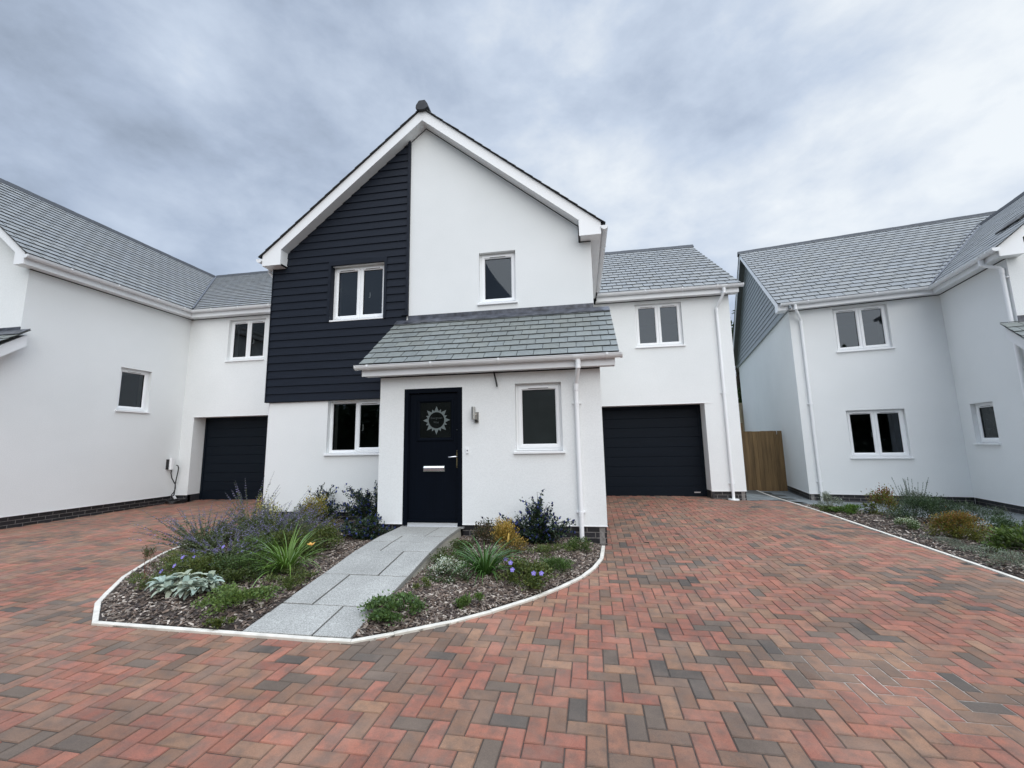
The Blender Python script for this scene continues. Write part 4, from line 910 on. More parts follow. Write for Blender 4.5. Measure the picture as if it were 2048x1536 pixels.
# flagged path to the door
ZP = [(3.153, -1.426), (3.6, -1.372), (4.22, -1.303), (4.86, -1.222), (5.2, -1.197), (5.5, -1.186), (6.12, -1.186)]
rows = [(3.153, 3.6, -2.11), (3.6, 4.22, -2.415), (4.22, 4.86, -2.11), (4.86, 5.2, -2.41), (5.2, 5.5, -2.41), (5.5, 6.12, -2.10)]
def zpth(y):
    for (y0, z0), (y1, z1) in zip(ZP, ZP[1:]):
        if y <= y1: return z0 + (z1 - z0) * (y - y0) / (y1 - y0)
    return ZP[-1][1]
mb = MB()
for y0, y1, xm in rows:
    for a, b in ((-2.72, xm), (xm, -1.78)):
        c = ru(.93, 1.07); z0, z1 = zpth(y0), zpth(y1); e = .008; dz = ru(-.002, .002)
        A = [(a + e, y0 + e, z0 + dz), (b - e, y0 + e, z0 + dz), (b - e, y1 - e, z1 + dz), (a + e, y1 - e, z1 + dz)]
        i = .004; T = [(a + e + i, y0 + e + i, z0 + dz + .003), (b - e - i, y0 + e + i, z0 + dz + .003), (b - e - i, y1 - e - i, z1 + dz + .003), (a + e + i, y1 - e - i, z1 + dz + .003)]
        Bt = [(x, y, z - .04) for x, y, z in A]; mb.poly(T, (c, c, c))
        for k in range(4): mb.poly([A[k], A[(k + 1) % 4], T[(k + 1) % 4], T[k]], (c, c, c)); mb.poly([Bt[k], Bt[(k + 1) % 4], A[(k + 1) % 4], A[k]], (c * .9, c * .9, c * .9))
    for x in (-2.705, -1.795):
        pass
    # mortar bed under the slabs
    p = [(-2.708, y0, zpth(y0) - .012), (-1.792, y0, zpth(y0) - .012), (-1.792, y1, zpth(y1) - .012), (-2.708, y1, zpth(y1) - .012)]
    mb.poly(p, (.07, .066, .062))
    for x in (-2.708, -1.792): mb.poly([(x, y0, zpth(y0) - .04), (x, y1, zpth(y1) - .04), (x + (.03 if x > -2 else -.03), y1, -1.55), (x + (.03 if x > -2 else -.03), y0, -1.55)], (1.25, 1.2, 1.1))
struct('path', mb, M_SLAB)
# patio slabs beside the right house
BOUND = [(5.0, 14.9), (4.70, 11.0), (4.62, 10.35), (5.15, 9.35), (6.25, 7.75), (7.1, 6.6), (8.2, 4.4), (9.6, -.65)]
POLY = BOUND + [(14, -.65), (14, 8), (12, 12), (6.2, 15)]
mb = MB()
for a in range(-6, 32):
    for b in range(-14, 22):
        u0, v0 = a * .45 + (.22 if b % 2 else 0), 5 + b * .45
        P = [UV(u0 + .004, v0 + .004, 0), UV(u0 + .446, v0 + .004, 0), UV(u0 + .446, v0 + .446, 0), UV(u0 + .004, v0 + .446, 0)]
        cx, cy = sum(p[0] for p in P) / 4, sum(p[1] for p in P) / 4
        if not inpoly(cx, cy, POLY) and dline(cx, cy, BOUND) > .3: continue
        if any(p[0] < kx(p[1]) + .02 for p in P) : continue
        f = ru(.88, 1.1); mb.poly([(p[0], p[1], g(p[0], p[1]) + .002) for p in P], (f, f, f))
for a in range(30):
    for b in range(42):
        x, y = 4.25 + a * .33, -.65 + b * .38
        if x < kx(y) + .0: continue
        mb.poly([(x, y, g(x, y) - .004), (x + .33, y, g(x + .33, y) - .004), (x + .33, y + .38, g(x + .33, y + .38) - .004), (x, y + .38, g(x, y + .38) - .004)], (.32, .3, .27))
struct('patio', mb, M_PATIO)
# side passage slabs in front of the gate, left of the edging
mb = MB()
for b in range(14):
    y0 = 10.46 + b * .33
    for a in range(4):
        x0 = 3.645 + a * .33 + (.1 if b % 2 else 0); q = [(x0 + .004, y0 + .004), (x0 + .326, y0 + .004), (x0 + .326, y0 + .326), (x0 + .004, y0 + .326)]
        q = [(min(x, kx(y) - .025), max(y, 10.45 + (x - 3.6) * .6)) for x, y in q]
        if q[1][0] - q[0][0] < .03 or q[2][1] - q[1][1] < .02: continue
        f = ru(.8, 1.15); mb.poly([(x, y, g(x, y) + .003) for x, y in q], (f, f, f * .98))
for b in range(12): mb.poly([(3.6, 10.4 + b * .4, g(3.6, 10.4 + b * .4) - .004), (kx(10.4 + b * .4), 10.4 + b * .4, g(4.7, 10.4 + b * .4) - .004), (kx(10.8 + b * .4), 10.8 + b * .4, g(4.7, 10.8 + b * .4) - .004), (3.6, 10.8 + b * .4, g(3.6, 10.8 + b * .4) - .004)], (.45, .43, .4))
struct('side_path', mb, M_PATIO)
# recessed covers
def cover(P, lab, fill=None):
    mb = MB(); n = len(P)
    zz = [g(*p) + .0018 for p in P]; cx, cy = sum(p[0] for p in P) / n, sum(p[1] for p in P) / n
    def ins(p, d): 
        L = math.hypot(p[0] - cx, p[1] - cy); return (p[0] + (cx - p[0]) * d / L, p[1] + (cy - p[1]) * d / L)
    w = .012; Q = [ins(p, w) for p in P]
    for k in range(n):
        a, b = P[k], P[(k + 1) % n]; c, d = Q[(k + 1) % n], Q[k]
        mb.poly([(*a, zz[k]), (*b, zz[(k + 1) % n]), (*c, zz[(k + 1) % n]), (*d, zz[k])])
    o = thing('manhole_cover', lab, 'manhole cover', (cx, cy, g(cx, cy)))
    obj('rim', mb, M_ALU if fill else M_BLACK, o)
    mb = MB()
    if fill: mb.poly([(*p, g(*p) + .004) for p in Q]); obj('lid', mb, fill, o)
    else:
        R = [ins(p, .06) for p in P]
        for k in (0, 2): 
            a = R[k]; mb.box(FR(a, (1, 0), (0, 1)), -.03, .03, -.012, .012, g(*a) - .004, g(*a) + .004)
        obj('keyhole', mb, M_BLACK, o)
cover([(.80, 6.33), (1.41, 6.33), (1.40, 6.92), (.79, 6.92)], 'block filled recessed cover in the paving nearer the porch corner')
cover([(.90, 8.22), (1.52, 8.21), (1.52, 8.70), (.90, 8.71)], 'block filled recessed cover in the paving nearer the right garage door')
cover([(6.53, 8.97), (6.57, 8.72), (7.0, 8.83), (7.06, 9.3)], 'dark square cover let into grey patio slabs by the right house', simple('cover_dark', (.02, .021, .023), .6))

# ================================================================== FIXED THINGS
t = thing('wall_lamp', 'brushed steel tube wall lamp beside the front door', 'lamp', (-1.56, 6.15, .33))
F = F_PORCH
mb = MB(); mb.box(F, -1.578, -1.516, 0, .02, .325, .485); obj('mounting_plate', mb, M_STEEL, t)
mb = MB(); mb.tube([F(-1.585, .065, .372), F(-1.585, .065, .56)], .031, 20); mb.tube([F(-1.585, .065, .558), F(-1.585, .065, .563)], .026, 20); mb.box(F, -1.572, -1.552, .015, .05, .43, .46); obj('lamp_tube', mb, M_STEEL, t, True)
mb = MB(); mb.tube([F(-1.548, .02, .358), F(-1.548, .05, .352)], [.022, .016], 12); obj('motion_sensor', mb, M_BLACK, t, True)
t = thing('doorbell', 'tiny white doorbell push on the render right of the front door', 'doorbell', (-1.693, 6.15, -.09))
mb = MB(); mb.box(F, -1.712, -1.674, 0, .016, -.125, -.05); obj('case', mb, M_UPVC, t)
mb = MB(); mb.tube([F(-1.693, .014, -.085), F(-1.693, .02, -.085)], .009, 12); obj('button', mb, M_BLACK, t)
mb = MB(); mb.tube([F(-1.275, .02, 1.085), F(-1.262, .035, 1.04), F(-1.238, .045, .95), F(-1.222, .045, .855)], .0125, 10); o = obj('cable', mb, M_BLACK, None, True); tag(o, 'short loose black cable end hanging from the porch soffit', 'cable')
t = thing('car_charger', 'white wall mounted car charger with black cable on the left house', 'car charger', (-10.5, 9.36, -.49))
def FL(y, d, z): return (-10.5 + d, y, z)
mb = MB(); mb.box(F_LEFT, 9.29, 9.43, 0, .06, -.48, -.23); obj('back_box', mb, M_BLACK, t)
mb = MB(); pts = [(9.32, .06), (9.32, .085), (9.34, .11), (9.40, .118), (9.44, .09), (9.445, .05)]; mb.prism([FL(y, d, -.49) for y, d in pts], (0, 0, .30)); obj('cover', mb, M_UPVC, t)
mb = MB(); mb.tube([FL(9.36, .10, -.50), FL(9.36, .1, -.58), FL(9.40, .09, -.70), FL(9.48, .07, -.80), FL(9.545, .055, -.88), FL(9.56, .05, -.98), FL(9.53, .05, -1.07), FL(9.46, .06, -1.14), FL(9.42, .09, -1.24), FL(9.40, .15, -1.335)], .012, 8)
mb.tube([FL(9.46, .13, -.385), FL(9.50, .13, -.40), FL(9.535, .12, -.46), FL(9.545, .1, -.56), FL(9.54, .08, -.70), FL(9.545, .055, -.88), FL(9.55, .05, -1.02), FL(9.54, .05, -1.16), FL(9.52, .07, -1.28), FL(9.50, .16, -1.335)], .012, 8)
co = []
for k in range(90):
    a = k * .33; r = .17 + .02 * math.sin(k * 1.3); co.append((-10.22 + r * math.cos(a) * 1.0, 9.42 + r * 1.35 * math.sin(a), -1.335 + .008 + .0009 * k + .006 * math.sin(k)))
mb.tube(co, .012, 7); obj('cable', mb, M_BLACK, t, True)
mb = MB(); mb.tube([FL(9.53, .06, -1.17), FL(9.60, .09, -1.33)], [.03, .035], 10); obj('cable_boot', mb, M_UPVC2, t, True)
# gate and fence between the houses
t = thing('side_gate', 'brown timber boarded side gate between the two houses', 'gate', (5.3, 13.67, g(5.3, 13.67)))
GF = FR((4.80, 13.67), (1.0, .0), (0, -1))
mb = MB(); x = 0; 
while x < 1.04:
    w = min(.115, 1.05 - x); f = ru(.75, 1.3); mb.box(GF, x + .002, x + w - .002, .0 + ru(0, .008), .022 + ru(0, .008), -1.50, .245 + ru(-.003, .003), (.165 * f, .104 * f, .046 * f)); x += .118
obj('boards', mb, M_WOOD, t)
mb = MB(); 
for z in (-1.2, -.5, .1): mb.box(GF, .0, 1.05, -.04, -.001, z, z + .09, (.12, .07, .03))
obj('rail', mb, M_WOOD, t)
mb = MB(); mb.box(GF, .90, .915, .03, .042, .14, .26); obj('latch', mb, M_ALU, t)
mb = MB(); mb.box(GF, -.09, -.005, -.05, .04, -1.55, .50, (.12, .075, .035)); o = obj('gate_post', mb, M_WOOD); tag(o, 'timber post at the hinge side of the side gate', 'post')
t = thing('timber_fence', 'tall timber fence glimpsed in the gap behind the side gate', 'fence', (6.2, 20.5, -1.5))
mb = MB(); x = 4.2
while x < 9.4: f = ru(.8, 1.4); mb.box(FR((0, 20.5), (1, 0), (0, -1)), x, x + .11, 0, .02 + .01 * (int(x * 9) % 2), -1.6, 1.66, (.30 * f, .25 * f, .17 * f)); x += .115
obj('boards', mb, M_WOOD, t)
mb = MB()
for px in (4.2, 6.0, 7.8, 9.3): mb.box(FR((0, 20.5), (1, 0), (0, -1)), px, px + .1, .03, .12, -1.6, 1.72, (.2, .16, .1))
obj('fence_post', mb, M_WOOD, t)

# ================================================================== PLANTS
def rv(): 
    z = ru(-1, 1); a = ru(0, 2 * PI); r = math.sqrt(1 - z * z); return Vector((r * math.cos(a), r * math.sin(a), z))
def jc(c, v=.2):
    f = ru(1 - v, 1 + v); h = ru(-.08, .08); return (c[0] * f * (1 + h), c[1] * f, c[2] * f * (1 - h))
def leafq(mb, p, d, L, W, col, fold=.15, nrm=None):
    d = d.normalized(); n = nrm or (Vector((0, 0, 1)) + rv() * .6); s = d.cross(n)
    if s.length < .01: s = Vector((1, 0, 0))
    s.normalize(); n = s.cross(d)
    m = p + d * (L * .45) + n * (fold * W)
    mb.poly([tuple(p), tuple(m + s * W / 2), tuple(p + d * L), tuple(m - s * W / 2)], col)
def strap(mb, p, az, L, W, rise, droop, col, seg=7, fold=.25):
    h = Vector((math.cos(az), math.sin(az), 0)); s = Vector((-math.sin(az), math.cos(az), 0)); prev = None; el = rise; q = Vector(p)
    for k in range(seg + 1):
        t = k / seg; w = W * (1 - t ** 2.2) * (.55 + .45 * min(1, t * 4)) + .0006
        up = Vector((0, 0, 1)) * math.cos(el) - h * math.sin(el)
        row = [q - s * w / 2 + up * fold * w, q, q + s * w / 2 + up * fold * w]
        if prev:
            f = .75 + .4 * t; c = (col[0] * f, col[1] * f, col[2] * f)
            mb.poly([tuple(prev[0]), tuple(prev[1]), tuple(row[1]), tuple(row[0])], c); mb.poly([tuple(prev[1]), tuple(prev[2]), tuple(row[2]), tuple(row[1])], c)
        prev = row; el -= droop / seg * (.4 + 1.2 * t); q = q + (h * math.cos(el) + Vector((0, 0, 1)) * math.sin(el)) * (L / seg)
def plant(name, lab, cat, x, y, z, group=None): return thing(name, lab, cat, (x, y, z), 0, group)
def flowerdisc(mb, p, n, r, col, petals=5, eye=None):
    n = n.normalized(); a = n.cross(Vector((.3, .2, .9))).normalized(); b = n.cross(a)
    for k in range(petals):
        t = 2 * PI * k / petals; d = a * math.cos(t) + b * math.sin(t); s = b * math.cos(t) - a * math.sin(t)
        mb.poly([tuple(p), tuple(p + d * r * .6 + s * r * .42 + n * r * .15), tuple(p + d * r + n * r * .12), tuple(p + d * r * .6 - s * r * .42 + n * r * .15)], jc(col, .1))
    if eye: mb.tube([tuple(p), tuple(p + n * r * .2)], r * .14, 5, eye)
def bush(name, lab, cat, x, y, z, rx, ry, h, n, L, W, cols, clumps=14, spread=.33, up=.5, stems=True, flowers=None, mat_=None, stemcol=(.06, .045, .03), group=None, tipcols=None, ncl=None, low=.12):
    """leafy shrub: twigs from the base to clump centres, leaves scattered about each clump"""
    n = int(n * 1.6); h *= 1.12; W *= 1.12; rx *= 1.14; ry *= 1.12
    t = plant(name, lab, cat, x, y, z, group); lb, sb = MB(), MB(); B = Vector((x, y, z)); cen = []
    for k in range(clumps):
        a = ru(0, 2 * PI); r = math.sqrt(rnd()); hh = ru(low, 1) ; rr = r * math.sqrt(max(.05, 1 - (hh * .92) ** 2)) if h > .12 else r
        c = B + Vector((rx * rr * math.cos(a), ry * rr * math.sin(a), h * hh * .9)); cen.append(c)
        if stems:
            m = B.lerp(c, .5) + Vector((ru(-.03, .03), ru(-.03, .03), .02 + .1 * h)); sb.tube([tuple(B + Vector((ru(-.02, .02), ru(-.02, .02), -.02))), tuple(m), tuple(c)], [.006 * max(.5, h), .004 * max(.5, h), .002], 5, jc(stemcol))
    sx = spread * (rx + ry) / 2; szz = spread * h * .75
    for k in range(n):
        c = random.choice(cen); p = c + Vector((random.gauss(0, sx * .55), random.gauss(0, sx * .55), random.gauss(0, szz * .55)))
        if p.z < z + .008: p.z = z + ru(.008, .03)
        d = (p - B - Vector((0, 0, h * .25))).normalized() * .7 + rv() * .8 + Vector((0, 0, up)); hf = (p.z - z) / max(h, .01)
        col = random.choice(cols)
        if tipcols and rnd() < min(1, max(0, hf * 1.25 - .25)): col = random.choice(tipcols)
        col = (col[0] * 1.05, col[1] * .86, col[2] * .95) if col[1] > col[0] * 1.25 else col; leafq(lb, p, d, L * ru(.7, 1.25), W * ru(.75, 1.2), jc(col, .28))
    obj('foliage', lb, mat_ or M_LEAF, t)
    if stems: obj('stems', sb, M_STEM, t)
    if flowers: flowers(t, cen, B)
    return t
GREENS = [(.055, .095, .02), (.042, .075, .018), (.075, .12, .027)]
MIDG = [(.085, .135, .028), (.06, .105, .024), (.115, .165, .04)]
def ceanothus(lab, x, y, z, tips, n, seed, low=(.0, .0)):
    random.seed(seed); t = plant('ceanothus', lab, 'shrub', x, y, z, 'blue flowered evergreen shrubs by the walls'); lb, sb, fb = MB(), MB(), MB(); B = Vector((x, y, z))
    for tip in tips:
        T = B + Vector(tip); L = (T - B).length
        for tw in range(max(12, int(L * 42))):
            f = ru(.15, 1); st = B.lerp(T, f * .75); e = B.lerp(T, f) + Vector((random.gauss(0, .10), random.gauss(0, .07), ru(-.07, .07)))
            if e.z < z + .03: e.z = z + ru(.04, .1)
            sb.tube([tuple(st), tuple(st.lerp(e, .5) + Vector((0, 0, .02))), tuple(e)], [.003, .002, .0012], 4, (.03, .03, .02))
            for k in range(n):
                q = ru(.2, 1.02); p = st.lerp(e, q) + rv() * ru(.0, .045); leafq(lb, p, (e - st).normalized() * .5 + rv() + Vector((0, 0, .3)), ru(.022, .040), ru(.016, .026), jc(random.choice([(.018, .040, .016), (.026, .055, .018), (.014, .028, .016), (.035, .065, .03)])))
            for hd in range(random.choice((0, 1, 1, 2))):
                ln = ru(.028, .05); ax = ((e - st).normalized() * .6 + rv() * .5 + Vector((0, 0, .8))).normalized(); bc = random.choice([(.07, .09, .28), (.045, .058, .17), (.085, .11, .33), (.03, .036, .10), (.02, .025, .06)])
                q0 = st.lerp(e, ru(.7, 1.05)) + rv() * .015
                fb.tube([tuple(q0), tuple(q0 + ax * ln * .25), tuple(q0 + ax * ln * .6), tuple(q0 + ax * ln)], [.004, .013, .012, .003], 6, jc(bc, .25))
                for k in range(10):
                    q = rnd(); a = ru(0, 2 * PI); p = q0 + ax * (ln * q) + Vector((math.cos(a) * .011, math.sin(a) * .011, 0)); leafq(fb, p, rv() + ax * .3, .010, .010, jc(bc, .4))
        sb.tube([tuple(B + Vector((0, 0, -.03))), tuple(B.lerp(T, .5) + Vector((ru(-.04, .04), ru(-.04, .04), .03))), tuple(T)], [.009, .006, .002], 6, (.04, .03, .022))
    obj('foliage', lb, M_LEAFG, t); obj('stems', sb, M_STEM, t); obj('flowers', fb, M_PETAL, t)
def nepeta(lab, x, y, z, r, h, ns, seed, lean=(0, 0), cat='catmint'):
    random.seed(seed); t = plant('catmint', lab, cat, x, y, z, 'purple catmint clumps'); lb, sb, fb = MB(), MB(), MB(); B = Vector((x, y, z))
    for k in range(ns):
        a = ru(0, 2 * PI); rr = r * math.sqrt(rnd()); L = h * ru(.6, 1.1); base = B + Vector((math.cos(a) * rr * .35, math.sin(a) * rr * .35, 0))
        T = base + Vector((math.cos(a) * rr * 1.15 + random.gauss(0, .06) + lean[0] * ru(.0, 1.3) * L, math.sin(a) * rr * 1.15 + random.gauss(0, .06) + lean[1] * L, L * ru(.55, 1.12))); M = base.lerp(T, .5) + Vector((-math.cos(a) * rr * .1, -math.sin(a) * rr * .1, L * .1)); pts = []
        for q in range(9):
            f = q / 8; pts.append(base * (1 - f) ** 2 + M * 2 * f * (1 - f) + T * f * f)
        sb.tube([tuple(p) for p in pts], [.0022] * 5 + [.0016] * 4, 4, (.09, .10, .06), cap=False)
        for q in range(46):
            f = ru(.03, .75); i = min(7, int(f * 8)); p = pts[i].lerp(pts[i + 1], f * 8 - i); leafq(lb, p, Vector((ru(-1, 1), ru(-1, 1), ru(-.1, .7))), ru(.018, .036), ru(.010, .018), jc(random.choice([(.105, .14, .05), (.075, .11, .04), (.14, .17, .075)])))
        f0 = ru(.62, .84); f = f0
        while f < 1.0:
            i = min(7, int(f * 8)); p = pts[i].lerp(pts[i + 1], f * 8 - i); sz = .017 * (1.15 - .7 * (f - f0) / (1 - f0))
            for m in range(8):
                leafq(fb, p + Vector((0, 0, ru(-.006, .006))), Vector((ru(-1, 1), ru(-1, 1), ru(-.2, .6))), sz * ru(.7, 1.2), sz * .5, jc(random.choice([(.28, .25, .45), (.21, .19, .34), (.36, .32, .52), (.15, .13, .21)])))
            f += ru(.045, .07)
    obj('foliage', lb, M_LEAF, t); obj('stems', sb, M_STEM, t); obj('flowers', fb, M_PETAL, t)
def daylily(lab, x, y, z, n, L, seed, bud, col=(.105, .19, .03)):
    random.seed(seed); t = plant('daylily', lab, 'daylily', x, y, z, 'strap leaved daylily clumps'); lb, sb, fb = MB(), MB(), MB()
    for k in range(n):
        a = ru(0, 2 * PI); r = .05 * math.sqrt(rnd()); strap(lb, (x + r * math.cos(a), y + r * math.sin(a), z), a + ru(-.5, .5), L * ru(.55, 1.12), ru(.013, .021), ru(.65, 1.5), ru(.7, 1.9), jc(col, .22))
    bx, by, bz, kind = bud
    T = Vector((x + bx, y + by, z + bz)); sb.tube([(x, y, z), tuple(Vector((x, y, z)).lerp(T, .6) + Vector((0, 0, .05))), tuple(T)], [.005, .004, .003], 6, (.14, .2, .06))
    if kind == 'bud': fb.tube([tuple(T), tuple(T + Vector((.005, 0, .03))), tuple(T + Vector((.012, 0, .075))), tuple(T + Vector((.016, 0, .10)))], [.005, .011, .009, .002], 8, (.75, .55, .16))
    else:
        for k in range(6):
            a = 2 * PI * k / 6; d = Vector((math.cos(a), math.sin(a) * .7 - .3, .5)); leafq(fb, T, d, .055, .028, jc((.85, .52, .16), .1), .3)
    obj('foliage', lb, M_LEAFG, t); obj('stems', sb, M_STEM, t); obj('flowers', fb, M_PETAL, t)
def lambsear(lab, x, y, z, R, n, seed):
    random.seed(seed); t = plant('lambs_ear', lab, 'foliage plant', x, y, z); lb = MB()
    ros = [(x + ru(-.25, .25) * R, y + ru(-.16, .16) * R, ru(.04, .13)) for k in range(17)]
    for cx, cy, hz in ros:
        for k in range(n):
            a = ru(0, 2 * PI); el = ru(.35, 1.4); L = ru(.085, .15); W = L * ru(.34, .44); h = Vector((math.cos(a), math.sin(a), 0)); s = Vector((-h.y, h.x, 0)); q = Vector((cx, cy, z + hz)); prev = None; c = jc(random.choice([(.31, .36, .29), (.37, .42, .34), (.25, .30, .235)]), .1)
            for i in range(6):
                f = i / 5; w = W * math.sin(PI * min(.97, .1 + f * .87)) ** .75; up = Vector((0, 0, 1)) * math.cos(el) - h * math.sin(el)
                row = [q - s * w / 2 + up * w * .22, q - s * w * .2, q + s * w * .2, q + s * w / 2 + up * w * .22]
                if prev:
                    for m in range(3): lb.poly([tuple(prev[m]), tuple(prev[m + 1]), tuple(row[m + 1]), tuple(row[m])], tuple(v * (.92 if m == 1 else 1.05) for v in c))
                prev = row; el -= ru(.15, .4); q = q + (h * math.cos(el) + Vector((0, 0, 1)) * math.sin(el)) * (L / 5)
    obj('foliage', lb, M_WOOL, t, True)
def violet(pts, r=.026, col=(.27, .22, .62)):
    def f(t, cen, B):
        fb, sb = MB(), MB()
        for dx, dy, dz in pts:
            p = B + Vector((dx, dy, dz)); sb.tube([tuple(B + Vector((dx * .5, dy * .5, .02))), tuple(p)], .0018, 4, (.1, .14, .05)); flowerdisc(fb, p, Vector((ru(-.3, .3), -1, .75)), r, col, 5, (.75, .7, .8))
        obj('flowers', fb, M_PETAL, t)
        obj('flower_stalks', sb, M_STEM, t)
    return f
def specks(n, cols, r=.008, rx=.2, h=.1):
    def f(t, cen, B):
        fb = MB()
        for k in range(n):
            c = random.choice(cen); leafq(fb, c + rv() * ru(0, .06), rv() + Vector((0, -.3, .6)), r * 2, r * 1.6, jc(random.choice(cols)))
        obj('flowers', fb, M_PETAL, t)
    return f
# --- left bed
ceanothus('taller dark blue flowered shrub against the white wall under the left window', -4.55, 6.98, sL(-4.55, 6.95), [(-.25, -.05, .42), (.05, 0, .58), (.22, -.05, .40), (-.05, -.1, .62), (-.4, -.1, .28), (.35, -.1, .3)], 26, 11)
ceanothus('broad dark blue flowered shrub tucked into the corner left of the porch', -3.50, 6.75, sL(-3.5, 6.75), [(-.42, 0, .68), (-.15, 0, .62), (.1, 0, .70), (.28, -.05, .66), (-.5, -.1, .42), (.2, -.1, .45), (-.2, -.15, .5), (-.30, .05, .60)], 26, 12)
ceanothus('low spreading blue flowered shrub beside the top of the slab path', -3.14, 5.88, sL(-3.2, 5.88), [(-.35, 0, .22), (-.2, .1, .32), (.05, .05, .36), (.2, -.05, .25), (.3, 0, .14), (-.1, -.15, .2), (-.5, .05, .25), (.15, .1, .32)], 30, 13)
nepeta('large purple catmint leaning out over the left kerb edging', -5.10, 5.15, sL(-5.1, 5.1), .46, .52, 110, 21, (-.45, 0))
nepeta('tall purple catmint in the middle of the left bed', -4.45, 5.55, sL(-4.45, 5.5), .52, .62, 130, 22, (.0, .1))
nepeta('purple catmint beside the blue shrub, right of the middle one', -3.95, 5.35, sL(-3.95, 5.3), .46, .54, 110, 23, (.1, 0))
nepeta('low catmint behind the violet flowers in the left bed', -4.25, 4.65, sL(-4.25, 4.65), .40, .36, 90, 24, (-.05, 0))
nepeta('back row catmint with spikes seen against the left garage door', -5.35, 6.25, sL(-5.35, 6.25), .36, .78, 34, 25, (.05, 0))
random.seed(31)
bush('loosestrife', 'yellow flecked bush at the back of the left bed near the house corner', 'shrub', -5.05, 6.35, sL(-5.05, 6.35), .26, .2, .46, 900, .03, .012, [(.16, .19, .03), (.24, .25, .05), (.12, .15, .03)], 14, tipcols=[(.55, .50, .10), (.62, .56, .2), (.35, .32, .06)])
bush('nandina', 'orange tinted nandina between the catmint and the blue shrubs', 'shrub', -4.25, 6.35, sL(-4.25, 6.35), .28, .2, .44, 900, .034, .013, [(.14, .15, .03), (.10, .13, .03)], 13, tipcols=[(.36, .29, .05), (.30, .22, .045), (.24, .24, .05)])
bush('leafy_perennial', 'mid green leafy clump between the left daylily and the blue shrub', 'perennial', -3.38, 5.15, sL(-3.4, 5.15), .28, .28, .26, 1600, .028, .016, MIDG, 16, .3)
daylily('bright green daylily with an orange flower left of the slab path', -3.26, 4.38, sL(-3.26, 4.38), 125, .56, 41, (.20, .12, .27, 'open'))
lambsear('silver woolly lambs ear at the front of the left bed', -3.78, 3.72, sL(-3.78, 3.72), 1.0, 13, 42)
random.seed(43)
bush('cranesbill', 'violet flowered cranesbill behind the silver lambs ear', 'perennial', -4.15, 4.18, sL(-4.15, 4.18), .34, .26, .15, 2000, .024, .018, MIDG, 22, .3, flowers=violet([(-.10, -.22, .15), (-.22, -.25, .10), (-.26, .02, .17), (-.16, .06, .16), (-.02, .3, .22)]))
bush('geranium_clump', 'dense green mound in front of the low catmint', 'perennial', -3.62, 4.20, sL(-3.62, 4.2), .36, .24, .2, 2400, .02, .014, [(.05, .105, .025), (.07, .13, .03), (.04, .085, .02)], 22, .28)
bush('spurge', 'thin upright green and red spurge by the left kerb edging', 'perennial', -4.66, 4.0, sL(-4.66, 4.0), .13, .11, .30, 260, .03, .007, [(.075, .12, .045), (.14, .07, .04), (.09, .14, .05)], 6, .2, .9, stemcol=(.16, .05, .03))
bush('creeping_green', 'low yellowish green mat along the left kerb edging', 'ground cover', -4.75, 4.55, sL(-4.75, 4.5), .32, .22, .09, 1700, .022, .012, [(.10, .155, .03), (.075, .12, .03), (.13, .17, .04)], 22, .3, stems=False)
bush('creeping_green', 'light green mat round the foot of the spurge', 'ground cover', -4.30, 3.92, sL(-4.3, 3.92), .24, .18, .09, 900, .024, .013, MIDG, 14, .3, stems=False)
bush('creeping_green', 'light green ground cover beside the front of the slab path', 'ground cover', -3.10, 3.50, sL(-3.1, 3.5), .32, .2, .10, 1500, .026, .016, [(.10, .19, .04), (.075, .15, .03), (.13, .22, .05)], 24, .25, stems=False)
bush('creeping_green', 'tiny green tuft on the bark by the front kerb', 'ground cover', -2.98, 3.22, sL(-2.98, 3.22), .10, .05, .06, 260, .024, .013, MIDG, 6, .3, stems=False)
bush('geranium_clump', 'loose green leafy clump between the woolly silver plant and the left daylily', 'perennial', -3.95, 4.75, sL(-3.95, 4.75), .34, .28, .22, 2000, .024, .015, [(.055, .115, .025), (.08, .14, .035)], 20, .3)
bush('leafy_perennial', 'bushy green clump in front of the yellow flecked bush', 'perennial', -4.85, 5.75, sL(-4.85, 5.75), .36, .28, .28, 1700, .026, .014, [(.06, .115, .03), (.085, .14, .04), (.11, .15, .05)], 18, .3)
bush('leafy_perennial', 'grey green leafy clump at the left edge by the kerb bend', 'perennial', -5.35, 5.55, sL(-5.35, 5.55), .26, .26, .20, 1100, .024, .013, [(.07, .12, .045), (.09, .14, .06)], 14, .3)
bush('creeping_green', 'green leafy spread on the bark halfway along the left side of the path', 'ground cover', -2.98, 4.05, sL(-2.98, 4.05), .20, .22, .09, 800, .024, .014, MIDG, 12, .3, stems=False)
bush('cranesbill', 'flowerless green cranesbill mound between the spurge and the violet flowers', 'perennial', -4.42, 4.35, sL(-4.42, 4.35), .26, .2, .13, 1100, .024, .017, MIDG, 14, .3)
bush('leafy_perennial', 'fresh green foliage mass behind the left daylily', 'perennial', -3.70, 4.98, sL(-3.7, 4.98), .30, .26, .26, 1600, .026, .014, MIDG, 18, .3)
bush('geranium_clump', 'dark green low mound just left of the daylily at the bark edge', 'perennial', -3.52, 3.98, sL(-3.52, 3.98), .22, .14, .12, 900, .02, .014, GREENS, 12, .3)
